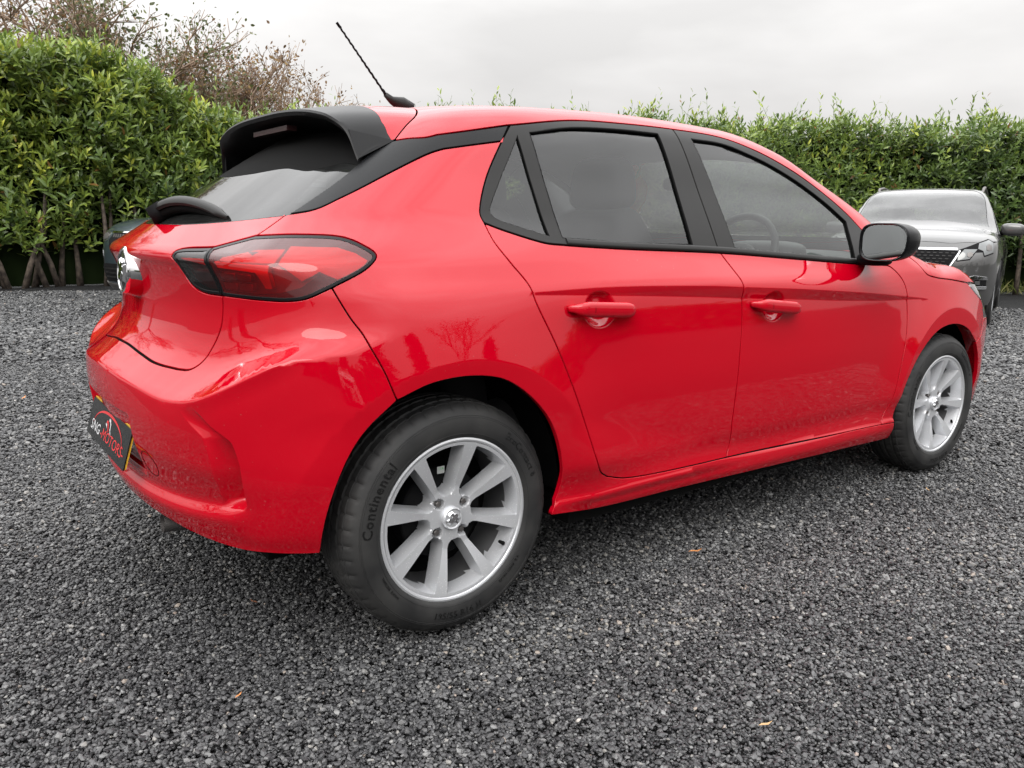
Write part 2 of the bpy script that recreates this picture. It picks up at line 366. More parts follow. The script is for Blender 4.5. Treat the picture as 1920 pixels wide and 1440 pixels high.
def m_pol(a,b):
    x = np.asarray(a,float); ph = np.asarray(b,float)/.8; z0 = z0f(x); dy = -np.sin(ph); dz = np.cos(ph)
    lo = np.full(x.shape,.02); hi = np.full(x.shape,1.3)
    for _ in range(30):
        m = .5*(lo+hi); ins = F(x, dy*m, z0+dz*m) < 0; lo = np.where(ins,m,lo); hi = np.where(ins,hi,m)
    P = np.stack([x,dy*lo,z0+dz*lo],-1); return P, grad(P)
def pol_of(P):
    P = np.asarray(P,float); return [(float(q[0]), float(.8*math.atan2(-q[1], q[2]-z0f(q[0])))) for q in P]
def side_to_pol(pts):
    p = np.array(pts); return pol_of(solve(p[:,0],p[:,1]))
def panel(name, poly, mt, parent, fmap=m_side, res=.014, gap=.0036, depth=.016, off=0., holes=(), feats=(), sides=('R',), sym=None, skirt=True, symb=None):
    """one pressed panel: an outline on the body skin, filled with a fine grid and given folded edges"""
    p = thin(resample(poly, res), res*.25); p, inn = offset_in(p, gap)
    axis = np.zeros(len(p),bool)
    if sym is not None: axis = np.abs(p[:,0]-sym) < gap*1.6+1e-4; p[axis,0] = sym
    if symb is not None: axis = np.abs(p[:,1]-symb) < gap*1.6+1e-4; p[axis,1] = symb
    loops = [(p, inn, axis)]
    for h in holes:
        q = thin(resample(h, res), res*.25)
        if area2(q) > 0: q = q[::-1]
        e = np.roll(q,-1,0)-q; e /= np.maximum(np.linalg.norm(e,axis=1,keepdims=True),1e-9); nn = np.stack([-e[:,1],e[:,0]],-1)
        m = nn+np.roll(nn,1,0); m /= np.maximum(np.linalg.norm(m,axis=1,keepdims=True),1e-6)
        loops.append((q, m, np.zeros(len(q),bool)))
    allb = np.concatenate([l[0] for l in loops])
    mn, mx = p.min(0), p.max(0)
    gx = np.arange(mn[0], mx[0], res); gy = np.arange(mn[1], mx[1], res)
    g = np.stack(np.meshgrid(gx, gy),-1).reshape(-1,2); g[:,0] += (np.round((g[:,1]-mn[1])/res)%2)*res*.5
    ok = inside(g, p)
    for l in loops[1:]: ok &= ~inside(g, l[0])
    g = g[ok]
    def far(g, b, d):
        k = np.ones(len(g),bool)
        for i in range(0,len(g),2000):
            k[i:i+2000] = ((g[i:i+2000,None,:]-b[None])**2).sum(-1).min(1) > d*d
        return k
    if len(g): g = g[far(g, allb, res*.55)]
    V2 = [tuple(q) for q in allb]; E = []; o = 0
    for l in loops:
        n = len(l[0]); E += [(o+i, o+(i+1)%n) for i in range(n)]; o += n
    fpts = []
    for fl in feats:
        q = resample_open(fl, res*.7)
        k = inside(q, p) & far(q, allb, res*.35)
        idx = -2
        for i in range(len(q)):
            if k[i]:
                V2.append(tuple(q[i])); fpts.append(q[i])
                if idx == i-1: E.append((len(V2)-2, len(V2)-1))
                idx = i
    if fpts and len(g): g = g[far(g, np.array(fpts), res*.45)]
    V2 += [tuple(q) for q in g]
    rv, re_, rf, *_ = delaunay_2d_cdt([Vector(v) for v in V2], E, [], 0, 1e-7)
    A = np.array([(v.x,v.y) for v in rv]); T = np.array([f for f in rf if len(f)==3], int)
    c = A[T].mean(1); ok = inside(c, p)
    for l in loops[1:]: ok &= ~inside(c, l[0])
    T = T[ok]
    P, N = fmap(A[:,0], A[:,1]); P = P+N*off
    fn = np.cross(P[T[:,1]]-P[T[:,0]], P[T[:,2]]-P[T[:,0]]); fl = (fn*N[T].mean(1)).sum(1) < 0
    T[fl] = T[fl][:,::-1]
    V = [P]; NN = [N]; FF = [tuple(t) for t in T]; base_i = len(P)
    if skirt:
        for q, inn_, ax in loops:
            Pq, Nq = fmap(q[:,0],q[:,1]); Pq = Pq+Nq*off; q2 = q+inn_*.002; Pi,_ = fmap(q2[:,0],q2[:,1]); Pi = Pi+Nq*off
            ou = Pq-Pi; ou -= Nq*(ou*Nq).sum(1,keepdims=True); ou /= np.maximum(np.linalg.norm(ou,axis=1,keepdims=True),1e-9)
            ou[ax] = 0
            r1 = Nq+ou; r1 /= np.linalg.norm(r1,axis=1,keepdims=True); no = np.where(ax[:,None],Nq,ou)
            rings = [(Pq,Nq),(Pq+ou*.0009-Nq*.0007,r1),(Pq+ou*.0013-Nq*.0026,no),(Pq+ou*.0010-Nq*depth,no)]
            n = len(q)
            for R_, Nr in rings: V.append(R_); NN.append(Nr)
            for k in range(3):
                for i in range(n):
                    j = (i+1)%n
                    if ax[i] and ax[j]: continue
                    a,b,c_,d = base_i+k*n+i, base_i+k*n+j, base_i+(k+1)*n+j, base_i+(k+1)*n+i
                    FF.append((a,d,c_,b))
            base_i += 4*n
    V = np.concatenate(V); NN = np.concatenate(NN)
    # make skirt faces agree with their vertex normals
    F2 = []
    for f in FF:
        a,b,c_ = V[f[0]],V[f[1]],V[f[2]]
        if len(f)==4 and np.dot(np.cross(b-a,c_-a), NN[f[1]]+NN[f[2]]) < 0: f = f[::-1]
        F2.append(f)
    mir = np.array([1,-1,1.]); outs = []
    if sym is not None or symb is not None:
        n = len(V); V = np.concatenate([V,V*mir]); NN = np.concatenate([NN,NN*mir]); F2 = F2+[tuple(i+n for i in f[::-1]) for f in F2]
        return mesh(name, V, F2, mt, parent, NN)
    for sd_ in sides:
        pr = parent[sd_] if isinstance(parent, dict) else parent
        if sd_=='R': outs.append(mesh(name, V, F2, mt, pr, NN))
        else: outs.append(mesh(name, V*mir, [f[::-1] for f in F2], mt, pr, NN*mir))
    return outs if len(outs)>1 else outs[0]
def ribbon(pts, w=.012, off=-.011, fmap=m_side):
    q = thin(resample_open(pts, .012),.003)
    t = np.gradient(q,axis=0); t /= np.maximum(np.linalg.norm(t,axis=1,keepdims=True),1e-9); n = np.stack([-t[:,1],t[:,0]],-1)
    a = q-n*w; b = q+n*w
    Pa,Na = fmap(a[:,0],a[:,1]); Pb,Nb = fmap(b[:,0],b[:,1]); Pa = Pa+Na*off; Pb = Pb+Nb*off
    return np.concatenate([Pa,Pb]), [(i,i+1,len(q)+i+1,len(q)+i) for i in range(len(q)-1)]
# ---- generic solids
def blob(c, r, e1=.5, e2=.5, nu=24, nv=14):
    """rounded box (superellipsoid) as verts, faces"""
    V = []; Fc = []
    sg = lambda v,e: math.copysign(abs(v)**e, v)
    for j in range(nv+1):
        a = -math.pi/2+math.pi*j/nv
        for i in range(nu):
            b = 2*math.pi*i/nu
            V.append((c[0]+r[0]*sg(math.cos(a),e1)*sg(math.cos(b),e2), c[1]+r[1]*sg(math.cos(a),e1)*sg(math.sin(b),e2), c[2]+r[2]*sg(math.sin(a),e1)))
    for j in range(nv):
        for i in range(nu): Fc.append((j*nu+i, j*nu+(i+1)%nu, (j+1)*nu+(i+1)%nu, (j+1)*nu+i))
    return V, Fc
def tube(pts, rad, n=10, cap=True):
    pts = [Vector(p) for p in pts]; V = []; Fc = []
    rad = rad if hasattr(rad,'__len__') else [rad]*len(pts)
    up = Vector((0,0,1)); prev = None
    for i,p in enumerate(pts):
        t = (pts[min(i+1,len(pts)-1)]-pts[max(i-1,0)]).normalized()
        if prev is None:
            a = t.cross(up if abs(t.z)<.9 else Vector((1,0,0))).normalized()
        else:
            a = (prev-t*prev.dot(t)).normalized()
        prev = a; b = t.cross(a)
        for k in range(n):
            an = 2*math.pi*k/n; V.append(p+(a*math.cos(an)+b*math.sin(an))*rad[i])
    for i in range(len(pts)-1):
        for k in range(n): Fc.append((i*n+k, i*n+(k+1)%n, (i+1)*n+(k+1)%n, (i+1)*n+k))
    if cap: Fc += [tuple(range(n))[::-1], tuple(range((len(pts)-1)*n, len(pts)*n))]
    return V, Fc
def merge(*vf):
    V = []; Fc = []
    for v,f in vf:
        o = len(V); V += [tuple(q) for q in v]; Fc += [tuple(i+o for i in g) for g in f]
    return V, Fc
def each(name, vfs, mt, parent, smooth=True):
    return [mesh(name, v, f, mt, parent, smooth=smooth) for v,f in vfs]
def boxvf(x0,x1,y0,y1,z0,z1):
    return [(x0,y0,z0),(x1,y0,z0),(x1,y1,z0),(x0,y1,z0),(x0,y0,z1),(x1,y0,z1),(x1,y1,z1),(x0,y1,z1)], [(0,3,2,1),(4,5,6,7),(0,1,5,4),(1,2,6,5),(2,3,7,6),(3,0,4,7)]
def xform(vf, Mx):
    return [tuple(Mx@Vector(v)) for v in vf[0]], vf[1]
def lathe(prof, n=96, wob=None):
    """profile of (r, d); axis is -y (d grows outwards)"""
    V = []; Fc = []; m = len(prof)
    for i in range(n):
        a = 2*math.pi*i/n
        for j,(r,d) in enumerate(prof):
            rr = r-(wob(i,j) if wob else 0); V.append((rr*math.cos(a), -d, rr*math.sin(a)))
    for i in range(n):
        for j in range(m-1): Fc.append((i*m+j, i*m+j+1, ((i+1)%n)*m+j+1, ((i+1)%n)*m+j))
    return V, Fc
_font = None
def text_vf(s, size, depth=.0, shear=0., bold=0., spacing=1.0, res=3):
    cu = bpy.data.curves.new('lettering','FONT'); cu.body = s; cu.size = size; cu.extrude = depth; cu.shear = shear; cu.offset = bold; cu.space_character = spacing; cu.align_x = 'CENTER'; cu.align_y = 'CENTER'; cu.resolution_u = res
    o = bpy.data.objects.new('lettering', cu); COL.objects.link(o); bpy.context.view_layer.update()
    me = o.to_mesh(); V = [tuple(v.co) for v in me.vertices]; Fc = [tuple(p.vertices) for p in me.polygons]
    o.to_mesh_clear(); bpy.data.objects.remove(o); bpy.data.curves.remove(cu)
    return V, Fc
# ------------------------------------------------------------------ the red hatchback
car = empty('hatchback_car'); tag(car, 'glossy red five-door hatchback with a black roof spoiler, nearest on the gravel', 'car')
dlo_top = [(.331,1.326),(.568,1.361),(.775,1.370),(1.016,1.372),(1.252,1.363),(1.403,1.330),(1.499,1.300),(1.640,1.244),(1.775,1.174),(1.865,1.112),(1.925,1.055),(1.985,.985),(2.012,.935)]
dlo_rear = [(.331,1.326),(.283,1.276),(.202,1.177),(.156,1.101),(.147,1.075),(.150,1.055)]
dlo_bot = [(.150,1.055),(.201,1.037),(.320,1.005),(.376,1.000),(.588,.989),(1.028,.974),(1.389,.953),(1.739,.932),(1.860,.927),(2.010,.920)]
i_bt = 3; top_r = cr(dlo_top)[:i_bt*7+1]; top_f = cr(dlo_top)[i_bt*7:]
bot_all = cr(dlo_bot); bot_r = bot_all[:5*7+1]; bot_f = bot_all[5*7:]
bgap_u = [(1.016,1.372),(1.020,1.2),(1.022,.994),(1.028,.974)]
bgap_l = cr([(1.028,.974),(1.060,.916),(1.076,.880),(1.086,.778),(1.076,.622),(1.068,.427),(1.076,.345),(1.062,.302)])
rd_rear = cr([(.150,1.055),(.157,1.005),(.182,.957),(.218,.904),(.238,.845),(.287,.751),(.327,.668),(.389,.525),(.439,.402),(.463,.363),(.497,.341)])
rd_bot = cr([(.497,.341),(.582,.320),(.888,.306),(1.062,.302)])
fd_bot = cr([(1.062,.302),(1.45,.294),(2.030,.283)])
fd_front = cr([(2.010,.920),(2.035,.913),(2.103,.860),(2.133,.792),(2.137,.675),(2.100,.512),(2.066,.358),(2.030,.283)])
rear_arch = cr([(.296,.263),(.322,.335),(.313,.421),(.273,.529),(.198,.614),(.111,.669),(.015,.688),(-.079,.680),(-.153,.649)])
arch_b = cr([(-.153,.649),(-.205,.593),(-.237,.537),(-.276,.415),(-.304,.285)])
bseam = cr([(-.153,.649),(-.174,.711),(-.192,.753),(-.216,.801),(-.240,.837),(-.276,.905)])
lamp_lo = cr([(-.276,.905),(-.325,.879),(-.360,.873),(-.420,.8725),(-.537,.8745)]); lamp_lo2 = cr([(-.537,.8745),(-.613,.878),(-.650,.890),(-.668,.906),(-.692,.950),(-.703,.962)])
lamp_tip = cr([(-.276,.905),(-.207,.951),(-.192,.977),(-.225,1.001),(-.274,1.018),(-.377,1.022),(-.477,1.017)])
lamp_up = cr([(-.477,1.017),(-.571,.988)]); lamp_up2 = cr([(-.571,.988),(-.694,.976),(-.703,.962)])
split = [(-.571,.988),(-.553,.93),(-.537,.8745)]
hatch_side = cr([(-.537,.8745),(-.542,.842),(-.550,.798),(-.576,.745),(-.600,.705),(-.622,.690),(-.66,.686)])
hatch_bot = cr([(-.66,.686),(-.75,.688),(-.85,.697),(-.98,.708),(SE,.711)])
glass_bot = cr([(-.443,1.067),(-.641,1.050),(-.824,1.041),(SE,1.040)])
cp_low = cr([(-.443,1.067),(-.371,1.080),(-.306,1.111),(-.163,1.172),(.013,1.227),(.126,1.249),(.284,1.2765)])
cp_up = cr([(.329,1.326),(.146,1.292),(.046,1.276),(-.04,1.272),(-.116,1.266)])
cp_gl = cr([(-.443,1.067),(-.405,1.105),(-.345,1.155),(-.290,1.197),(-.240,1.235)])
R, Lf = 'R','L'; BOTH = ('R','L')
arch_f = cr([(2.130,.278),(2.128,.33),(2.145,.429),(2.214,.538),(2.32,.618),(2.425,.654),(2.564,.660),(2.699,.628),(2.808,.560)])
arch_f2 = cr([(2.808,.560),(2.868,.48),(2.900,.40),(2.912,.30),(2.908,.205)])
def zraw(zw, x_):
    k = .025-.012*float(sst(1.5,2.5,x_)); return (zw+k*.5)/(1+k/.6) if zw>.3 else zw
char_t = [(x_, zraw(float(zchar(x_)),x_)) for x_ in np.linspace(.12,2.3,70)]
char_b = [(x_, zraw(float(zchar(x_)-tchar(x_)),x_)) for x_ in np.linspace(.2,2.25,66)]
def sh(c, d): return [(a,b+d) for a,b in c]
cup_f = [[(cx_+.063*q_*math.cos(a), cz_+.053*q_*math.sin(a)) for a in np.linspace(0,2*math.pi,56)] for cx_,cz_ in CUPS for q_ in (.66,.76,.85,.94,1.02)]
char_feats = [sh(char_t,.0022), sh(char_t,-.0022), sh(char_b,.0022), sh(char_b,-.0022)]+cup_f
sill_f = [[(x_, float(np.interp(x_,[.5,2.1],[a_,b_]))) for x_ in np.linspace(.45,2.12,70)] for a_,b_ in ((.245,.240),(.262,.258),(.276,.270),(.286,.276))]
fl_r = [[(r_*math.cos(a), zraw(.305+r_*math.sin(a),0)) for a in np.linspace(.25,2.2,50)] for r_ in (.435,.440,.445)]
fl_f = [[(WBASE+r_*math.cos(a), zraw(.305+r_*math.sin(a),2.5)) for a in np.linspace(.8,2.9,50)] for r_ in (.435,.440,.445)]
# --- rear door
rd = panel('rear_door', join(bot_r, bgap_l, rd_bot[::-1], rd_rear[::-1]), MT['red'], car, feats=char_feats+fl_r, sides=BOTH)
rdp = dict(R=rd[0],L=rd[1])
fd = panel('front_door', join(bot_f, fd_front, fd_bot[::-1], bgap_l[::-1]), MT['red'], car, feats=char_feats+fl_f, sides=BOTH)
fdp = dict(R=fd[0],L=fd[1])
# --- rear wing with sill, in one pressing
crl = [(-.60+.01*k, float(zcr(-.60+.01*k))) for k in range(33)]
bs = join(dlo_rear and cr(dlo_rear)[6:], rd_rear, rd_bot, fd_bot, [(2.030,.283),(2.130,.278)], [(2.130,.278),(2.145,.203)], cr([(2.145,.203),(1.481,.221),(.907,.235),(.517,.243),(.296,.263)]), rear_arch, bseam, lamp_tip, [(-.477,1.017),(-.450,1.064),(-.443,1.067)], cp_low)
panel('rear_wing', bs, MT['red'], car, feats=fl_r+sill_f, sides=BOTH, res=.013, gap=.0026)
# --- front wing
hood_line = cr([(2.205,.956),(2.261,.927),(2.311,.882),(2.386,.865),(2.528,.852),(2.707,.832)])
fend = join([(2.012,.935),(2.010,.920)], fd_front, [(2.030,.283),(2.130,.278)], arch_f, cr([(2.808,.560),(2.90,.612),(2.945,.660)]), cr([(2.945,.660),(2.915,.730),(2.80,.785),(2.707,.832)]), hood_line[::-1], [(2.205,.956),(2.10,.966),(2.03,.962),(2.012,.935)])
panel('front_wing', fend, MT['red'], car, feats=char_feats+fl_f, sides=BOTH)
# --- front bumper, headlamps, bonnet
SF = XF+RFc*math.pi/2+YC
panel('front_bumper', join(arch_f2[::-1], cr([(2.808,.560),(2.90,.612),(2.945,.660)]), cr([(2.945,.660),(3.10,.655),(3.35,.66),(3.55,.70),(SF,.72)]), [(SF,.72),(SF,.20)], [(SF,.20),(2.908,.205)]), MT['red'], car, sym=SF, res=.025)
hl = panel('headlamp', join(cr([(2.945,.660),(2.915,.730),(2.80,.785),(2.707,.832)]), cr([(2.707,.832),(2.95,.815),(3.15,.80),(3.38,.74)]), cr([(3.38,.74),(3.35,.66),(3.10,.655),(2.945,.660)])), MT['gclear'], car, sides=BOTH, res=.02)
panel('headlamp_reflector', join(cr([(2.955,.665),(2.925,.730),(2.81,.780),(2.73,.82)]), cr([(2.73,.82),(2.95,.805),(3.15,.79),(3.36,.73)]), cr([(3.36,.73),(3.34,.67),(3.10,.665),(2.955,.665)])), MT['grey'], dict(R=hl[0],L=hl[1]), sides=BOTH, res=.03, off=-.03, skirt=False)
hoodp = side_to_pol(hood_line)
panel('bonnet', join([(2.50,0),(2.47,.22)], [(2.40,.50),(2.30,.72),(2.24,.83)], hoodp[3:], cr(side_to_pol([(2.707,.832),(2.95,.815)])+[(3.10,.45),(3.17,.22),(3.19,0)]), [(3.19,0),(2.50,0)]), MT['red'], car, fmap=m_pol, symb=0., res=.018)
# --- roof skin with the windscreen pillars
seam3 = [(.190,0,0),(.183,-.2,0),(.165,-.32,0),(.135,-.42,0),(.100,-.475,0),(.053,-.505,0),(.003,-.535,0)]
sp = solve_top(np.array([q[0] for q in seam3]), np.array([q[1] for q in seam3])); SEAM = sp
seam_pol = pol_of(sp)
rl = side_to_pol(cp_up[::-1]+cr(dlo_top)+[(2.03,.962),(2.10,.966),(2.195,.957)])
ws_edge = pol_of(solve_top(np.array([2.17,2.08,2.0,1.92,1.85,1.78,1.70,1.665,1.645,1.635]), np.array([-.705,-.675,-.645,-.617,-.592,-.565,-.53,-.48,-.30,0])))
ws_bot = pol_of(solve_top(np.array([2.42,2.40,2.34,2.25,2.17]), np.array([0,-.2,-.42,-.60,-.705])))
panel('roof', join(cr(seam_pol), rl, ws_edge), MT['red'], car, fmap=m_pol, symb=0., res=.016, depth=.006)
panel('windscreen', join(ws_edge[::-1], cr(ws_bot)[::-1]), MT['gscreen'], car, fmap=m_pol, symb=0., res=.03, off=-.004)
panel('scuttle', join(cr(pol_of(solve_top(np.array([2.40,2.38,2.32,2.23,2.15]), np.array([0,-.2,-.42,-.60,-.705])))), pol_of(solve_top(np.array([2.33,2.44,2.54,2.57]), np.array([-.76,-.55,-.25,0])))), MT['dark'], car, fmap=m_pol, symb=0., res=.03, off=-.014, skirt=False)
# --- window frames and panes
q_op = join(cr([(.345,1.300),(.262,1.197),(.192,1.108),(.179,1.085),(.187,1.070),(.25,1.048),(.347,1.022)]), [(.347,1.022),(.345,1.300)])
r_op = join(cr([(.389,1.310),(.55,1.337),(.75,1.348),(.926,1.349)]), [(.926,1.349),(.922,1.2),(.908,.999)], cr([(.908,.999),(.65,1.004),(.388,1.018)]), [(.388,1.018),(.389,1.310)])
f_op = join(cr([(1.080,1.344),(1.24,1.338),(1.385,1.305),(1.48,1.275),(1.615,1.221),(1.745,1.152),(1.838,1.086)]), [(1.838,1.086),(1.796,.946)], cr([(1.796,.946),(1.4,.966),(1.108,.989)]), [(1.108,.989),(1.097,1.2),(1.080,1.344)])
def grow(p, d):
    p = np.array(p)
    q,_ = offset_in(resample(p,.03), -d); return [tuple(v) for v in q]
rdf = panel('rear_window_frame', join(cr(dlo_rear)[::-1], top_r, bgap_u, bot_r[::-1]), MT['trim'], rdp, holes=(q_op, r_op), sides=BOTH, res=.012, depth=.016)
fdf = panel('front_window_frame', join(top_f, [(2.012,.935),(2.010,.920)], bot_f[::-1], bgap_u[::-1]), MT['trim'], fdp, holes=(f_op,), sides=BOTH, res=.012, depth=.016)
panel('quarter_pane', grow(q_op,.008), MT['gside'], rdp, sides=BOTH, res=.03, off=-.007, gap=0, skirt=False)
panel('rear_door_pane', grow(r_op,.008), MT['gside'], rdp, sides=BOTH, res=.03, off=-.008, gap=0, skirt=False)
panel('front_door_pane', grow(f_op,.008), MT['gfront'], fdp, sides=BOTH, res=.03, off=-.008, gap=0, skirt=False)
# rubber lip round each opening and belt moulding, slightly proud
def loop_tube(name, pts, rad, mt, parents, off=0., fmap=m_side, closed=True):
    q = thin(resample(pts,.02) if closed else resample_open(pts,.02), .006); P, N = fmap(q[:,0],q[:,1]); P = P+N*off
    pl = [tuple(p) for p in P]+([tuple(P[0])] if closed else [])
    for k in BOTH:
        v,f = tube(pl if k=='R' else [(a,-b,c) for a,b,c in pl], rad, 6)
        o = mesh(name, v, f, mt, parents[k] if isinstance(parents,dict) else parents)
loop_tube('window_seal', q_op, .0035, MT['gap'], rdp, -.004); loop_tube('window_seal', r_op, .0045, MT['gap'], rdp, -.004); loop_tube('window_seal', f_op, .0045, MT['gap'], fdp, -.004)
belt_r = [(a,b+.011) for a,b in bot_r]; belt_f = [(a,b+.011) for a,b in bot_f[:-6]]
def strip(name, c, w, mt, parents, off):
    q = thin(resample_open(c,.015),.004); t_ = np.gradient(q,axis=0); t_/=np.linalg.norm(t_,axis=1,keepdims=True); n_ = np.stack([-t_[:,1],t_[:,0]],-1)
    rows = []
    for k,(u,o_) in enumerate(((-1,-.002),(-.85,off*.7),(-.3,off),(.3,off),(.85,off*.7),(1,-.002))):
        p2 = q+n_*w*u; P,Nn = m_side(p2[:,0],p2[:,1]); rows.append(P+Nn*o_)
    V = np.concatenate(rows); n = len(q); Fc = [(k*n+i,k*n+i+1,(k+1)*n+i+1,(k+1)*n+i) for k in range(5) for i in range(n-1)]
    mesh(name, V, [f[::-1] for f in Fc], mt, parents['R']); mesh(name, V*np.array([1,-1,1]), Fc, mt, parents['L'])
strip('belt_moulding', [q for q in belt_r if q[0]>.385], .0095, MT['trim'], rdp, .003); strip('belt_moulding', belt_f, .0095, MT['trim'], fdp, .003)
# --- tailgate
tg = panel('tailgate', join(glass_bot, [(SE,1.040),(SE,.711)], hatch_bot[::-1], hatch_side[::-1], lamp_lo2, lamp_up2[::-1], lamp_up[::-1], [(-.477,1.017),(-.450,1.064),(-.443,1.067)]), MT['red'], car, sym=SE, res=.011)
frit = cr([(-.290,1.197),(-.36,1.204),(-.44,1.196),(-.55,1.185),(-.66,1.190),(-.78,1.196),(-.92,1.186),(SE,1.182)])
panel('rear_screen', join(cp_gl[:22], [(-.290,1.197)], frit, [(SE,1.182),(SE,1.040)], glass_bot[::-1]), MT['ghatch'], tg, sym=SE, res=.02, gap=.001, off=-.003)
panel('screen_top_garnish', join([(-.240,1.235),(-.290,1.197)], frit, [(SE,1.182),(SE,1.335)], [(SE,1.335),(-.62,1.335),(-.35,1.30),(-.22,1.265)]), MT['gap'], tg, sym=SE, res=.03, gap=.0, off=-.002)
panel('pillar_garnish', join(cp_gl, [(-.20,1.255),(-.116,1.266)], cp_up[::-1], [(.329,1.326),(.284,1.2765)], cp_low[::-1]), MT['gloss'], car, sides=BOTH, res=.012)
# --- rear bumper
bump_lo = cr([(-.304,.285),(-.391,.282),(-.493,.276),(-.607,.276),(-.742,.284),(-.828,.287),(SE,.290)])
spl = [(float(spk(z_)), z_) for z_ in np.linspace(.38,.66,40)]
pk = [[(a+d,b) for a,b in spl] for d in (.002,-.002,-.005,-.009,-.059,-.062,-.065)]
crf = [[(s_, float(zcr(s_))+d) for s_ in np.linspace(-1.05,-.28,90)] for d in (.004,0,-.004)]
lipf = [[(s_, float(zlip(s_))+d) for s_ in np.linspace(-1.05,-.42,80)] for d in (-.006,0,.008,.018,.030)]
bp_ = panel('rear_bumper', join(hatch_bot[::-1], hatch_side[::-1], lamp_lo[::-1], bseam[::-1], arch_b, bump_lo, [(SE,.290),(SE,.711)]), MT['red'], car, sym=SE, res=.009, feats=pk+crf+lipf+fl_r, gap=.0024)
# --- tail lamps
lp_side = join(split, lamp_lo[::-1], lamp_tip, lamp_up); lp_hatch = join(lamp_up2, lamp_lo2[::-1], split[::-1])
def shrink(p, d): q,_ = offset_in(thin(resample(p,.01),.004), d); return [tuple(v) for v in q]
def lamp_pair(nm, outline, parent, sides=BOTH):
    t_ = panel(nm, shrink(outline,.0), MT['gloss'], parent, holes=(shrink(outline,.0075),), sides=sides, res=.012, gap=.0025)
    return dict(R=t_[0],L=t_[1])
ls = lamp_pair('tail_lamp', lp_side, car); lh = lamp_pair('inner_tail_lamp', lp_hatch, car)
panel('lens', shrink(lp_side,.0065), MT['gred'], ls, sides=BOTH, res=.02, gap=0, off=-.0012, skirt=False)
panel('lens', shrink(lp_hatch,.0065), MT['gsmoke'], lh, sides=BOTH, res=.02, gap=0, off=-.0012, skirt=False)
panel('lamp_housing', shrink(lp_side,.003), MT['rdark'], ls, sides=BOTH, res=.02, gap=0, off=-.030, skirt=False)
panel('lamp_housing', shrink(lp_hatch,.003), MT['rdark'], lh, sides=BOTH, res=.02, gap=0, off=-.026, skirt=False)
# black lower masks, inner light guides and reversing cells
mk_lo = cr([(-.276,.905),(-.325,.879),(-.360,.873),(-.420,.8725),(-.537,.8745)])
panel('lamp_mask', join(shrink(mk_lo+[(-.540,.8850)],0) if False else [(a,b+.004) for a,b in mk_lo], [(-.536,.887),(-.44,.886),(-.375,.892),(-.335,.905),(-.312,.925),(-.300,.935),(-.262,.918)]), MT['gap'], ls, sides=BOTH, res=.012, gap=.0005, off=-.004, skirt=False)
mk2 = cr([(-.537,.8745),(-.613,.878),(-.650,.890),(-.668,.906),(-.692,.950),(-.703,.962)])
panel('lamp_mask', join([(a+.002,b+.003) for a,b in mk2], [(-.690,.970),(-.672,.952),(-.655,.918),(-.640,.902),(-.608,.890),(-.540,.888)]), MT['gap'], lh, sides=BOTH, res=.012, gap=.0005, off=-.004, skirt=False)
panel('light_guide', [(-.555,.962),(-.553,.935),(-.435,.930),(-.415,.895),(-.395,.895),(-.400,.935),(-.395,.960)], MT['rbar'], ls, sides=BOTH, res=.012, off=-.012, depth=.016)
panel('side_reflector', [(-.385,.962),(-.335,.915),(-.300,.940),(-.262,.922),(-.212,.957),(-.204,.975),(-.235,.994),(-.278,1.008),(-.385,1.010)], MT['rmid'], ls, sides=BOTH, res=.015, off=-.014, depth=.01)
panel('upper_reflector', [(-.545,.985),(-.548,.970),(-.392,.968),(-.392,1.008),(-.46,1.005)], MT['rmid'], ls, sides=BOTH, res=.015, off=-.020, depth=.01)
for a0,a1 in ((-.541,-.490),(-.487,-.443)):
    for z0_,z1_ in ((.887,.907),(.909,.928)):
        panel('reversing_cell', [(a0-.06*(z1_-.887)+.0,z1_),(a0-.06*(z0_-.887),z0_),(a1,z0_),(a1,z1_)], MT['grey'], ls, sides=BOTH, res=.02, off=-.010, depth=.014)
panel('light_guide', [(-.685,.966),(-.672,.945),(-.567,.935),(-.566,.970)], MT['rbar'], lh, sides=BOTH, res=.012, off=-.012, depth=.014)
panel('reversing_cell', [(-.655,.927),(-.640,.905),(-.615,.892),(-.558,.889),(-.563,.927)], MT['grey'], lh, sides=BOTH, res=.015, off=-.010, depth=.014)
# --- black strips behind the seams stand in for the shade in the shut lines
seams = [bgap_l, rd_rear, rd_bot, fd_bot, fd_front, bseam, hatch_side, split, [(-.477,1.017),(-.443,1.067)], bgap_u, cp_low, bot_all, hood_line, dlo_rear, cr([(2.808,.560),(2.90,.612),(2.945,.660)]), glass_bot, lamp_tip, lamp_lo, hatch_bot]
vf = []
for s_ in seams:
    for k in (1,-1):
        v,f = ribbon(s_); v = v*np.array([1,k,1]); vf.append((v,f))
v,f = ribbon(rl[:-3], fmap=m_pol); vf += [(v,f),(v*np.array([1,-1,1]),f)]
v,f = merge(*vf); mesh('seam_backing', v, f, MT['gap'], car)['kind'] = 'stuff'
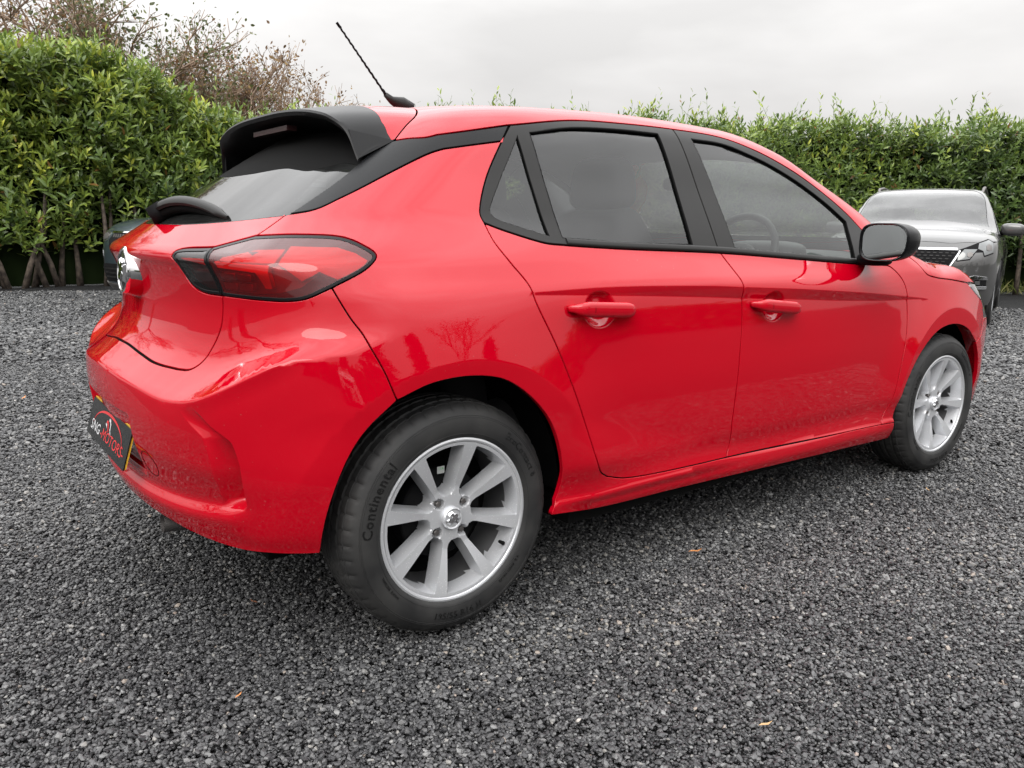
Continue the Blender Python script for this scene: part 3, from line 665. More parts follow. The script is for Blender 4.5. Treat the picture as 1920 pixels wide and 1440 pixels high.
# --- door handles
def handle(x0, x1, zc0, zc1, parents):
    n = 26; rows = []; ts = np.linspace(0,1,n)
    xs = x0+(x1-x0)*ts; zs = zc0+(zc1-zc0)*ts
    ypl = np.array([float(np.max(Wf(np.array([xx]),np.array([zz+.02])))) for xx,zz in zip(xs,zs)])
    for i in range(n):
        e_ = min(ts[i],1-ts[i]); rise = float(sst(-.02,.14,e_)); tp = .35+.65*float(sst(-.03,.22,e_))
        yo = -(ypl[i]+.002+.027*rise); hz = .0215*tp; th = .0125*(.6+.4*rise)
        ring = []
        for k in range(14):
            a = 2*math.pi*k/14; c_,s_ = math.cos(a),math.sin(a)
            ring.append((xs[i], yo-th*math.copysign(abs(c_)**.7,c_), zs[i]+hz*math.copysign(abs(s_)**.75,s_)))
        rows += ring
    Fc = [(i*14+k,i*14+(k+1)%14,(i+1)*14+(k+1)%14,(i+1)*14+k) for i in range(n-1) for k in range(14)]+[tuple(range(14))[::-1],tuple(range((n-1)*14,n*14))]
    for sd_ in BOTH:
        V = [(a,b if sd_=='R' else -b,c) for a,b,c in rows]; Fs = [f[::-1] for f in Fc] if sd_=='R' else Fc
        mesh('door_handle', V, Fs, MT['red'], parents[sd_])
        for xx,k_ in ((x0+.022,2),(x1-.022,n-3)):
            vj,fj = boxvf(xx-.012,xx+.012,-float(ypl[k_])-.012,-float(ypl[k_])+.02,zs[k_]-.010,zs[k_]+.010)
            mesh('handle_foot', [(a,b if sd_=='R' else -b,c) for a,b,c in vj], fj, MT['red'], parents[sd_])
        xm = x0+(x1-x0)*.27; k_ = int(n*.27); yy = -(ypl[k_]+.029); sg_ = 1 if sd_=='R' else -1
        v_,f_ = tube([(xm,(yy-.0127*math.cos(a))*sg_,zs[k_]+.0192*math.sin(a)) for a in np.linspace(-1.5,1.5,14)], .0007, 5); mesh('lock_joint', v_, f_, MT['gap'], parents[sd_])
handle(.340,.590,.834,.820,rdp); handle(1.126,1.379,.811,.787,fdp)
# --- exterior mirrors
def door_mirror(sd_):
    sg = 1 if sd_=='R' else -1
    c = Vector((1.775,-.955,1.012)); V = []; nu,nv = 34,18
    # shell: a rounded wedge, open face to the rear
    for j in range(nv+1):
        t_ = j/nv; ex = (1-t_**2.3)**.5 if t_<1 else 0
        for i in range(nu):
            a = 2*math.pi*i/nu; cy,cz = math.cos(a),math.sin(a)
            py = math.copysign(abs(cy)**.52,cy)*.090; pz = math.copysign(abs(cz)**.58,cz)*.068
            if cy<0: pz *= 1-.24*abs(cy)**1.6          # tapers outboard
            py *= 1+.10*(pz/.07)*(1 if cy<0 else 0)*.5
            V.append((c.x-.050+t_*.155, c.y+py*ex-.016*t_, c.z+pz*(ex**.9 if ex>0 else 0)+.004*t_))
    Fc = [(j*nu+i,j*nu+(i+1)%nu,(j+1)*nu+(i+1)%nu,(j+1)*nu+i) for j in range(nv) for i in range(nu)]
    # rim return and recessed face
    base_n = len(V)
    for k,(sc,dx) in enumerate(((.955,-.003),(.915,.004),(.90,.012))):
        for i in range(nu):
            p = Vector(V[i])-c; V.append((c.x-.050+dx, c.y+p.y*sc, c.z+p.z*sc))
    for i in range(nu):
        Fc.append((i,base_n+i,base_n+(i+1)%nu,(i+1)%nu))
        for k in range(2): Fc.append((base_n+k*nu+i,base_n+(k+1)*nu+i,base_n+(k+1)*nu+(i+1)%nu,base_n+k*nu+(i+1)%nu))
    Fc.append(tuple(base_n+2*nu+i for i in range(nu)))
    V = [(a,b*sg,c_) for a,b,c_ in V]
    m1 = mesh('door_mirror', V, Fc if sg>0 else [f[::-1] for f in Fc], MT['gloss'], car); auto_smooth(m1,50)
    G = [(c.x-.0435+.004*0, c.y+(V[i][1]*sg-c.y)*.895, c.z+(V[i][2]-c.z)*.895) for i in range(nu)]
    g = mesh('mirror_glass', [(a,b*sg,c_) for a,b,c_ in G], [tuple(range(nu))], MT['mirror'], m1, smooth=False)
    # arm down to the door
    v,f = merge(xform(blob((0,0,0),(.060,.055,.024),.6,.7,20,10), Matrix.Translation((1.83,-.872*1,.948))), xform(blob((0,0,0),(.035,.022,.04),.6,.6,16,8), Matrix.Translation((1.815,-.895,.965))))
    v = [(a,b*sg,c_) for a,b,c_ in v]; mesh('mirror_arm', v, f if sg>0 else [q[::-1] for q in f], MT['dark'], m1)
door_mirror('R'); door_mirror('L')
# --- roof spoiler
St = cr([tuple(q) for q in SEAM], 6); St = np.array(St)
Ek = [(-.165,0,1.362),(-.163,-.15,1.361),(-.158,-.28,1.354),(-.151,-.38,1.341),(-.143,-.45,1.324),(-.122,-.505,1.288),(-.108,-.545,1.212)]
Et = np.array(cr(Ek, 6)); n = len(St)
ub = np.interp(np.linspace(0,1,n),[0,.55,.80,.92,1],[.56,.50,.42,.28,.10])
def spoil(u0f, u1f, nu_, name, mt, under):
    rows = []
    for i in range(n):
        r_ = []
        for k in range(nu_+1):
            u = u0f[i]+(u1f[i]-u0f[i])*k/nu_
            p = St[i]*(1-u)+Et[i]*u; p = p+np.array([0,0,.010*math.sin(math.pi*u)*(1-.5*i/n)])
            r_.append(p)
        if under:
            e_ = Et[i]; w_ = i/(n-1)
            fz = np.array([0,0,-1]); 
            r_.append(e_+np.array([-.003,0,-.006])); r_.append(e_+np.array([.002,0,-.016])); r_.append(e_+np.array([.012,.004,-.020]))
            inner = np.array([.02-.01*w_, Et[i][1]*.93, 1.300-.050*w_]); r_.append(e_*.5+inner*.5+np.array([.01,.006,-.006])); r_.append(inner)
            r_.append(np.array([.07-.06*w_, Et[i][1]*.93, 1.27-.05*w_]))
        rows.append(r_)
    m = len(rows[0]); V = [q for r_ in rows for q in r_]; Fc = [(i*m+k,i*m+k+1,(i+1)*m+k+1,(i+1)*m+k) for i in range(n-1) for k in range(m-1)]
    V = np.array(V); Vm = V*np.array([1,-1,1]); nn_ = len(V)
    keep = [f[::-1] for f in Fc]+[tuple(q+nn_ for q in f) for f in Fc]
    # weld the centre line
    idx = list(range(nn_))+[ (k if k < m else k+nn_) for k in range(nn_)]
    Fc2 = [tuple(idx[q] for q in f) for f in keep]
    o = mesh(name, np.concatenate([V,Vm]), Fc2, mt, spoiler)
    bm = bmesh.new(); bm.from_mesh(o.data); bmesh.ops.delete(bm, geom=[v_ for v_ in bm.verts if not v_.link_faces], context='VERTS'); bmesh.ops.recalc_face_normals(bm, faces=bm.faces); bm.to_mesh(o.data); bm.free()
    return auto_smooth(o, 40)
spoiler = empty('roof_spoiler', parent=car)
spoil(np.full(n,.008), ub-.003, 8, 'spoiler_front', MT['red'], False)
spoil(ub, np.full(n,1.), 12, 'spoiler_blade', MT['spoil'], True)
# side fin closing the blade down to the pillar
for sg in (1,-1):
    A = Et[-1]; B = np.array([-.118,-.513,1.285]); C_ = St[-1]+np.array([-.004,-.004,-.004]); inn_ = np.array([.004,.022,.0])
    tri = [A,B,C_]; V = [p for p in tri]+[p+inn_ for p in tri]; V = [(p[0],p[1]*sg,p[2]) for p in V]
    Fc = [(0,1,2),(3,5,4),(0,3,4,1),(1,4,5,2),(2,5,3,0)]
    o = mesh('spoiler_fin', V, Fc if sg<0 else [f[::-1] for f in Fc], MT['spoil'], spoiler, smooth=False)
v,f = boxvf(-.135,-.105,-.14,.14,1.312,1.326); mesh('high_brake_lamp', v, f, mat('brake_lamp_lens',(.035,.010,.011),.45,0,0), spoiler, smooth=False)
# --- aerial
v,f = merge(tube([(.35,0,1.425),(.32,0,1.444),(.285,0,1.452),(.262,0,1.468)], [.030,.024,.013,.008], 14))
ae = mesh('aerial', v, f, MT['trim'], car)
pts = []; rd_ = []
a0 = Vector((.268,0,1.462)); a1 = Vector((.095,0,1.665))
for k in range(90):
    t_ = k/89; p = a0.lerp(a1,t_); off_ = .0009 if k<86 else 0
    pts.append(p+Vector((math.cos(k*.9)*off_,math.sin(k*.9)*off_,0))); rd_.append(.0052 if t_<.10 else (.0036-.0008*t_+ (.0005 if k%4<2 else 0)) if t_<.93 else .0044)
v,f = tube(pts, rd_, 8); mesh('aerial_rod', v, f, MT['dark'], ae)
# --- rear wiper
wp = np.array(cr([(-.470,.030,1.074),(-.467,.0,1.088),(-.454,-.07,1.102),(-.436,-.17,1.103),(-.415,-.28,1.087),(-.398,-.39,1.058)],8))
rows = []; nw = len(wp)
for i,p in enumerate(wp):
    t_ = i/(nw-1); w_ = (.022-.011*t_)*(1-.6*max(0,t_-.9)/.1); h_ = .010-.005*t_
    nn_ = np.array([-.55,0,.83]); tn = wp[min(i+1,nw-1)]-wp[max(i-1,0)]; tn/=np.linalg.norm(tn); sd2 = np.cross(tn,nn_); sd2/=np.linalg.norm(sd2); n3 = np.cross(sd2,tn)
    for (a,b) in ((-1,-1),(-1,.1),(-.6,.85),(0,1.15),(.6,.85),(1,.1),(1,-1)): rows.append(p+sd2*a*w_+n3*b*h_)
Fc = [(i*7+k,i*7+k+1,(i+1)*7+k+1,(i+1)*7+k) for i in range(nw-1) for k in range(6)]+[tuple(range(7))[::-1],tuple(range((nw-1)*7,nw*7))]+[(i*7+6,i*7,(i+1)*7,(i+1)*7+6) for i in range(nw-1)]
wo = auto_smooth(mesh('rear_wiper', rows, Fc, MT['trim'], car),45)
v,f = tube([tuple(p+np.array([.012,0,-.022+.008*i/nw])) for i,p in enumerate(wp[4:])], [.020-.010*i/nw for i in range(nw-4)], 8); mesh('carrier_and_shade', v, f, MT['gap'], wo)  # black tube filling in the carrier and the shadow under the arm
bl = [tuple(p+np.array([.035-.012*i/nw,0,-.026+.006*i/nw])) for i,p in enumerate(wp[6:])]
v,f = tube(bl, .0055, 6); mesh('wiper_blade', v, f, MT['gap'], wo)
v,f = tube([(-.46,.0,1.05),(-.487,.005,1.090)], [.026,.020], 16); mesh('wiper_pivot', v, f, MT['dark'], wo)
# --- round emblem that doubles as the tailgate handle
ez = .908; exx = -.574; R_e = .064
prof = [(R_e,-.05),(R_e+.001,-.004),(R_e-.001,.003),(R_e-.005,.005),(R_e-.010,.002)]
v,f = lathe(prof, 48); rot = Matrix.Rotation(math.radians(-90),4,'Z')@Matrix.Identity(4)
rt = Matrix.Translation((exx,0,ez))@Matrix.Rotation(math.radians(4),4,'Y')@rot
em = mesh('emblem_ring', *xform((v,f),rt), MT['chrome'], tg); auto_smooth(em,40)
v,f = lathe([(R_e-.010,.001),(.0001,.003)], 48); mesh('emblem_disc', *xform((v,f),rt), mat('emblem_black',(.02,.02,.022),.2,0,.6), em)
# griffin in relief: body, wing, neck, beak, claw holding a flag
grif = [[(-.035,-.030),(-.010,-.036),(.004,-.020),(.012,-.002),(.030,.002),(.034,.012),(.022,.016),(.026,.026),(.014,.034),(.0,.030),(-.006,.016),(-.016,.002),(-.030,-.008),(-.038,-.020)],
        [(-.012,.006),(-.030,.020),(-.040,.012),(-.034,.028),(-.018,.036),(-.006,.022)], [(.012,-.010),(.030,-.022),(.036,-.014),(.020,-.002)], [(.036,-.034),(.042,.018),(.039,.019),(.033,-.032)]]
vv = []
for g in grif:
    k = len(g); vv.append(([(a,-.002,b) for a,b in g]+[(a*.8,-.009,b*.8) for a,b in g], [tuple(range(k,2*k))]+[(i,(i+1)%k,k+(i+1)%k,k+i) for i in range(k)]))
v,f = merge(*vv); mesh('emblem_griffin', *xform((v,f),rt), MT['chrome'], em, smooth=False)
# housing behind the badge
hz = []
nu = 40
for j,(xx,rr,dz) in enumerate(((exx+.004,R_e+.002,0),(exx+.012,R_e+.004,0),(-.545,R_e+.008,-.002),(-.505,R_e+.014,-.004))):
    for i in range(nu):
        a = 2*math.pi*i/nu; hz.append((xx, rr*math.cos(a)*(1.0+.06*j), ez+dz+rr*math.sin(a)*(1 if math.sin(a)>0 else 1.0)))
Fu = []; Fl = []
for j in range(3):
    for i in range(nu):
        q = (j*nu+i,j*nu+(i+1)%nu,(j+1)*nu+(i+1)%nu,(j+1)*nu+i); (Fu if math.sin(2*math.pi*(i+.5)/nu)>-.25 else Fl).append(q)
mesh('emblem_bezel', hz, Fu, MT['chrome'], em); mesh('emblem_bezel_base', hz, Fl, MT['red'], em)
# --- show plate
pl = empty('number_plate', parent=car)
pa = np.array([-.632,0,.502]); pb = np.array([-.662,0,.400]); upv = (pa-pb); hgt = np.linalg.norm(upv); upv/=hgt
PM = Matrix(((0,upv[0],-upv[2],pa[0]*.5+pb[0]*.5),(-1,0,0,0),(0,upv[2],upv[0],pa[2]*.5+pb[2]*.5),(0,0,0,1)))
def rrect(w,h,r,n_=5):
    out_ = []
    for cx,cy,a0 in ((w-r,h-r,0),(-w+r,h-r,90),(-w+r,-h+r,180),(w-r,-h+r,270)):
        for k in range(n_+1): a = math.radians(a0+90*k/n_); out_.append((cx+r*math.cos(a),cy+r*math.sin(a)))
    return out_
def slab(o2, z0_, z1_):
    k = len(o2); return [(a,b,z0_) for a,b in o2]+[(a,b,z1_) for a,b in o2], [tuple(range(k))[::-1],tuple(range(k,2*k))]+[(i,(i+1)%k,k+(i+1)%k,k+i) for i in range(k)]
PLM = PM.copy()
# the plate's own axes: +x to the car's right as read from behind, +y up, +z towards the viewer behind
ex_ = Vector((0,-1,0)); ey_ = Vector(upv); ez_ = ex_.cross(ey_)
PLM = Matrix(((ex_.x,ey_.x,ez_.x,(pa[0]+pb[0])/2),(ex_.y,ey_.y,ez_.y,0),(ex_.z,ey_.z,ez_.z,(pa[2]+pb[2])/2),(0,0,0,1)))
mesh('plate_back', *xform(slab([(a,b+.003) for a,b in rrect(.2570,.0565,.006)],-.006,-.0015),PLM), MT['platey'], pl, smooth=False)
mesh('show_board', *xform(slab(rrect(.2585,.0555,.006),-.001,.002),PLM), MT['plateb'], pl, smooth=False)
def flat(name, vf_, z, mt): 
    v,f = vf_; mesh(name, *xform(([(a,b,z+c) for a,b,c in v],f),PLM), mt, pl, smooth=False)
def fitw(vf_, w_, cx_, cy_, hs=1.):
    v,f = vf_; x0_ = min(q[0] for q in v); x1_ = max(q[0] for q in v); k = w_/(x1_-x0_); return [((a-(x0_+x1_)/2)*k+cx_, b*hs+cy_, c) for a,b,c in v], f
flat('plate_lettering', fitw(text_vf('SNG', .044, 0, .15), .125, -.150, -.020), .0026, MT['white_ink'])
flat('plate_lettering', fitw(text_vf('-MOTORS-', .044, 0, .15), .300, .075, -.020), .0026, MT['red_ink'])
arc = [( .190*math.cos(a), -.012+.060*math.sin(a)) for a in np.linspace(.02,3.10,40)]; arc2 = [(.190*math.cos(a), -.012+(.060-.007*math.sin(a))*math.sin(a)-.001) for a in np.linspace(.02,3.10,40)]
v = [(a,b,0) for a,b in arc]+[(a*.985,b,0) for a,b in arc2]; flat('plate_arc', (v,[(i,i+1,40+i+1,40+i) for i in range(39)]), .0026, MT['red_ink'])
def poly_ink(pts, mt): flat('plate_mark', ([(a,b,0) for a,b in pts],[tuple(range(len(pts)))]), .0028, mt)
poly_ink([(.00,.036),(.018,.034),(.030,.022),(.034,.006),(.050,-.006),(.036,-.002),(.026,.006),(.022,.020),(.012,.027),(.0,.028)], MT['white_ink'])
poly_ink([(-.022,.026),(-.008,.026),(.006,.012),(.016,-.002),(.006,-.002),(-.004,.010),(-.014,.018),(-.028,.018)], MT['red_ink'])
poly_ink([(-.034,.016),(-.020,.016),(-.010,.004),(-.018,.008),(-.030,.010)], MT['white_ink'])
# parking sensor and towing-eye covers, exhaust
def disc_ring(s_,z_,r_,name,mt,rad=.0012):
    a = np.linspace(0,2*math.pi,41)[:-1]; P,Nn = m_side(s_+r_*np.cos(a)*.95, z_+r_*np.sin(a)); P = P+Nn*.0002
    v,f = tube([tuple(p) for p in P]+[tuple(P[0])], rad, 5, False); mesh(name, v, f, mt, bp_)
disc_ring(-.738,.431,.034,'towing_eye_cover_joint',MT['gap'],.0009)
v,f = tube([(-.40,-.30,.235),(-.585,-.30,.250)], [.024,.024], 20, False); mesh('exhaust_pipe', v, f, MT['steel'], car)
# --- underside, wheel housings
each('floor_pan', [boxvf(-.40,2.95,-.58,.58,.20,.44), boxvf(.42,2.12,-.80,.80,.19,.30), boxvf(-.46,-.40,-.45,.45,.30,.62)], MT['gap'], car, False)
for cx in (0,WBASE):
    for sg in (1,-1):
        V = []; Fc = []; na = 40
        for i in range(na+1):
            a = math.radians(-2 if cx==0 else 12)+math.radians(180 if cx==0 else 166)*i/na
            for yy,rr in ((-.785,.388),(-.77,.398),(-.58,.398),(-.58,.05)): V.append((cx+rr*math.cos(a), yy*sg, .305+rr*math.sin(a)))
        for i in range(na):
            for k in range(3): Fc.append((i*4+k,i*4+k+1,(i+1)*4+k+1,(i+1)*4+k))
        mesh('wheel_housing', V, Fc, MT['gap'], car)
# ------------------------------------------------------------------ wheels
def smin(a,b,k):
    h = max(k-abs(a-b),0)/k; return min(a,b)-h*h*k*.25
def rim_vf():
    V = []; Fc = []; E_ = []
    rs = list(np.linspace(.028,.070,12))+list(np.linspace(.076,.186,26))+[.188,.190,.192,.1935,.195,.1965,.198,.201,.204,.2065]
    hw = lambda r: .0078+.0120*max(0,(r-.085)/.122)**1.15
    SP = 8; half = math.pi/SP; nf, nw_, ng = 3, 7, 3; cols = 2*(nf+nw_+ng)
    def face(r): return -.003-.024*(max(0,(.205-r))/.12)**1.3 if r>.085 else -.0270+.006*(1-(r/.085)**2)*0
    PH = math.radians(8)
    bolts = [(.054*math.cos(math.radians(45+90*k)+PH+.15), .054*math.sin(math.radians(45+90*k)+PH+.15)) for k in range(4)]
    ring = []
    for k in range(SP):
        for sgn in (-1,1):
            seq = list(range(nf+nw_+ng)) if sgn>0 else list(range(nf+nw_+ng,0,-1))
            for t in seq: ring.append((k,sgn,t))
    nc = len(ring)
    for r in rs:
        h = hw(r); wl = h+.0075; mxw = r*math.sin(half)*.999
        sc = min(1, mxw*.92/wl)
        for (k,sgn,t) in ring:
            if t<=nf: lat = h*sc*t/nf
            elif t<=nf+nw_: lat = (h+(wl-h)*(t-nf)/nw_)*sc
            else: lat = wl*sc+(mxw-wl*sc)*(t-nf-nw_)/ng
            th = k*2*half+sgn*math.asin(min(1,lat/r))+PH+math.pi/2
            e = smin(smin(lat-h, r-.062, .018), .1975-r, .004)
            d = face(r)
            if e>0: d -= 6.2*e
            # bolt pockets and centre seat
            x_,z_ = r*math.cos(th), r*math.sin(th)
            for bx,bz in bolts:
                q = math.hypot(x_-bx,z_-bz); d -= .016*(1-float(sst(.0122,.0150,q)))
            V.append((x_, -d, z_)); E_.append(e)
    for j in range(len(rs)-1):
        for i in range(nc):
            f = (j*nc+i, j*nc+(i+1)%nc, (j+1)*nc+(i+1)%nc, (j+1)*nc+i)
            if min(ring[i][2],ring[(i+1)%nc][2]) >= nf+nw_ and min(E_[q] for q in f) > .0066: continue
            Fc.append(f)
    return V, [f[::-1] for f in Fc]
rim_face = rim_vf()
barrel = lathe([(.2065,-.0115),(.2065,-.004),(.2085,-.001),(.213,.0005),(.2175,-.001),(.2195,-.005),(.2195,-.012),(.214,-.018)], 128)
barrel_in = lathe([(.2065,-.0115),(.203,-.020),(.199,-.055),(.193,-.13),(.198,-.19)], 96)
# tyre with circumferential grooves and shoulder slots
half_w = .0985; cd = -.0915
prof = [(.2125,-.006),(.2200,.0005),(.2235,.0040),(.2300,.0062),(.2420,.0075),(.2560,.0078),(.2690,.0060),(.2790,.0030),(.2810,.0012),(.2870,-.0020),(.2935,-.0075),(.2985,-.0140),(.3025,-.0225),(.3045,-.0270)]
tread = []
for (d0,d1,g) in ((-.0270,-.0440,0),(-.0460,-.0520,1),(-.0540,-.0800,0),(-.0820,-.0890,1),(-.0910,-.1100,0),(-.1120,-.1190,1),(-.1210,-.1370,0),(-.1390,-.1450,1),(-.1470,-.1600,0)):
    for d in (d0,(d0+d1)/2,d1):
        rr = .3110-.0045*((d-cd)/.07)**2; tread.append((rr-(.007 if g else 0), d))
prof2 = prof+tread+[(2*0+r_, 2*cd-d_) for r_,d_ in prof[::-1]]
npf = len(prof)
def wob(i,j):
    k = i%6
    if npf-4 <= j < npf+3: return .0032 if k==0 else 0
    if npf+6 <= j < npf+9 or npf+12 <= j < npf+15: return .0030 if (i+j//2)%6==0 else 0
    return 0
tyre_v, tyre_f = lathe(prof2, 288, wob); tyre_f = [f for f in tyre_f]
def ring_text(s, r, ang, size, flip=False, spacing=1.15, bold=.0, dpt=.0009):
    v,f = text_vf(s, size, dpt*.5, 0, bold, spacing, 2); out_ = []
    for a,b,c in v:
        if flip: rr = r-b; th = math.radians(ang)+a/r
        else: rr = r+b; th = math.radians(ang)-a/r
        # sidewall height at this radius
        d = float(np.interp(rr,[.2125,.2200,.2235,.2300,.2420,.2560,.2690,.2790,.2870],[-.006,.0005,.0040,.0062,.0075,.0078,.0060,.0030,-.0020]))
        out_.append((rr*math.cos(th), -(d+.0002+c+dpt*.5), rr*math.sin(th)))
    return out_, f
def make_wheel(x_, side, drum, spin, steer=0.):
    w = empty('wheel', parent=car); w.location = (x_, -.845 if side=='R' else .845, .3045)
    w.rotation_euler = (0,0,steer+(0 if side=='R' else math.pi))
    rotm = Matrix.Rotation(spin,4,'Y')
    o = mesh('alloy_rim', *xform(merge(rim_face,barrel),rotm), MT['alloy'], w)
    bm = bmesh.new(); bm.from_mesh(o.data); bmesh.ops.remove_doubles(bm, verts=bm.verts, dist=1e-5); bmesh.ops.recalc_face_normals(bm, faces=bm.faces)
    bm.to_mesh(o.data); bm.free(); auto_smooth(o,32)
    mesh('rim_barrel', *xform(barrel_in,rotm), MT['barrel'], w)
    tv = [tuple(rotm@Vector(q)) for q in tyre_v]; tv = [(a,b,max(c,-.3040+.0)) if c>-.29 else (a, b-(.004*max(0,(-c-.285))/.02 if b>-.02 and b<.1 else 0), max(c,-.3035)) for a,b,c in tv]
    ty = mesh('tyre', tv, tyre_f, MT['rubber'], w); auto_smooth(ty,28)
    for tx in (ring_text('Continental',.2545,178,.037,False,1.1,.0004), ring_text('EcoContact 6',.2545,57,.026,False,1.1), ring_text('195/55 R16 H',.2545,291,.024,True,1.1), ring_text('TUBELESS  RADIAL',.2400,235,.009,True,1.1), ring_text('EXTRA LOAD  B A',.2400,335,.010,True,1.1)):
        mesh('tyre_lettering', *xform(tx,rotm), MT['letter'], ty, smooth=False)
    tr_ = []
    for rr,dd in ((.2298,.0061),(.2722,.0053),(.2765,.0040)):
        k = 128; tr_.append(tube([(rr*math.cos(2*math.pi*i/k), -dd, rr*math.sin(2*math.pi*i/k)) for i in range(k+1)], .0008, 5, False))
    each('sidewall_rib', tr_, MT['rubber'], w)
    # centre cap with badge relief
    cv = lathe([(.0300,-.030),(.0295,-.0185),(.0270,-.0150),(.0245,-.0160),(.0235,-.0175),(.0001,-.0165)], 48)
    cap = mesh('hub_cap', *xform(cv,rotm), MT['alloy'], w); auto_smooth(cap,30)
    vv = []
    for g in grif:
        k = len(g); sc = .021/.042
        vv.append(([(a*sc,.0165,b*sc) for a,b in g]+[(a*sc*.8,.0120,b*sc*.8) for a,b in g], [tuple(range(k,2*k))]+[(i,(i+1)%k,k+(i+1)%k,k+i) for i in range(k)]))
    mesh('hub_badge', *xform(merge(*vv),rotm), MT['chrome'], w, smooth=False)
    bl_ = []
    for k in range(4):
        a = math.radians(45+90*k+8)+.15; bl_.append(xform(lathe([(.0085,-.045),(.0085,-.032),(.0070,-.030),(.0001,-.030)],6), Matrix.Translation((.054*math.cos(a),0,.054*math.sin(a)))))
    each('wheel_bolt', [xform(q,rotm) for q in bl_], MT['steel'], w, False)
    va = math.radians(-33)
    v,f = tube([(.192*math.cos(va),.016,.192*math.sin(va)),(.172*math.cos(va),.010,.172*math.sin(va))], [.0058,.0045], 8); mesh('tyre_valve', v, f, MT['gap'], w)
    if drum: v,f = lathe([(.0,-.075),(.118,-.075),(.122,-.080),(.122,-.130)],64); m2 = MT['dark']
    else: v,f = lathe([(.04,-.055),(.065,-.058),(.067,-.075),(.128,-.077),(.128,-.095),(.07,-.097)],64); m2 = MT['steel']
    br = mesh('brake', v, f, m2, w); auto_smooth(br,30)
    v,f = lathe([(.0,-.150),(.19,-.150)],40); mesh('brake_shield', v, f, MT['gap'], w)
    if not drum:
        v,f = xform(blob((0,0,0),(.035,.030,.075),.5,.5,18,10), Matrix.Translation((-.105,.085,.02))); mesh('brake_caliper', v, f, MT['dark'], w)
    else:
        v,f = boxvf(-.024,-.002,.0742,.0748,.116,.135); 
        lb = mesh('balance_label', [(a*1-.004,b-.025,c) for a,b,c in v], f, MT['label_w'], w, smooth=False)
        tv_,tf_ = text_vf('11A', .010, 0); mesh('label_print', [(a-.017,.0488,b+.1285) for a,b,c in tv_], tf_, MT['label_g'], w, smooth=False)
    return w
make_wheel(0,'R',True,math.radians(21)); make_wheel(WBASE,'R',False,math.radians(14),math.radians(-1.5)); make_wheel(0,'L',True,.4); make_wheel(WBASE,'L',False,.9)
# ------------------------------------------------------------------ cabin
def seat(name, x_, y_, w_, lean, h_top, headrest=True, rx=.0):
    o = empty(name, parent=car)
    Rm = Matrix.Translation((x_,y_,.50))@Matrix.Rotation(lean,4,'Y')
    v,f = xform(blob((0,0,.30),(.075,w_/2,.34),.35,.35,28,16), Rm)
    # shoulder taper
    v = [(a,y_+(b-y_)*(1-.22*float(sst(.82,1.10,c))),c) for a,b,c in v]
    mesh('backrest', v, f, MT['cloth'], o)
    v,f = blob((x_+.27,y_,.47),(.28,w_/2,.085),.4,.4,28,12); mesh('cushion', v, f, MT['cloth'], o)
    if headrest:
        v,f = blob((h_top[0],y_,h_top[1]),(.058,.138,.092),.55,.62,28,16); v = [(a,y_+(b-y_)*(1-.12*((c-h_top[1])/.09)),c) for a,b,c in v]; mesh('headrest', v, f, MT['cloth'], o)
        vf_ = [tube([(h_top[0]+.005,y_+s_*.06,h_top[1]-.05),(h_top[0]+.015,y_+s_*.06,h_top[1]-.20)],.0065,8) for s_ in (-1,1)]
        each('headrest_post', vf_, MT['steel'], o)
    return o
seat('front_seat', 1.06,-.37,.50,-.30,(.905,1.195)); seat('front_seat', 1.06,.37,.50,-.30,(.905,1.195))
seat('rear_seat', .22,-.33,.60,-.32,(.08,1.055),False); seat('rear_seat', .22,.33,.60,-.32,(.08,1.055),False)
# steering wheel, dashboard, binnacle
sw = empty('steering_wheel', parent=car)
Ms = Matrix.Translation((1.66,-.37,.945))@Matrix.Rotation(math.radians(-66),4,'Y')
v,f = tube([(.172*math.cos(a),.178*math.sin(a),0) for a in np.linspace(0,2*math.pi,49)], .0150, 10, False); mesh('wheel_rim', *xform((v,f),Ms), MT['dash'], sw)
v,f = merge(blob((0,0,-.01),(.055,.075,.03),.6,.6,20,10), tube([(0,-.17,0),(0,.17,0)],.016,8), tube([(0,0,0),(-.165,0,0)],.018,8)); mesh('spokes', *xform((v,f),Ms), MT['dash'], sw)
v,f = tube([(1.66,-.37,.945),(1.95,-.37,.80)], .03, 12); mesh('column', v, f, MT['dash'], sw)
v,f = (blob((2.12,0,.81),(.33,.70,.155),.35,.3,40,14)); mesh('dashboard', v, f, MT['dash'], car); v,f = blob((1.86,-.37,.955),(.09,.17,.05),.6,.6,24,10); mesh('instrument_cowl', v, f, MT['dash'], car)
v,f = boxvf(.0,1.9,-.10,.10,.40,.62); mesh('centre_console', v, f, MT['dash'], car, smooth=False)
v,f = blob((1.73,0,1.245),(.02,.11,.033),.6,.6,20,10); mesh('inner_mirror', v, f, MT['dash'], car)
dl = join([(.54,.34),(2.0,.32)], [(2.0,.32),(1.99,.92)], cr([(1.99,.92),(1.739,.938),(1.389,.958),(1.028,.978),(.376,1.002),(.24,1.03)]), [(.24,.95),(.33,.75),(.45,.50)])
panel('door_lining', dl, MT['door_in'], car, sides=BOTH, res=.04, gap=0, off=-.055, skirt=False)
panel('headliner', join(cr(seam_pol), rl, ws_edge), MT['liner'], car, fmap=m_pol, symb=0., res=.04, gap=.004, off=-.024, skirt=False)
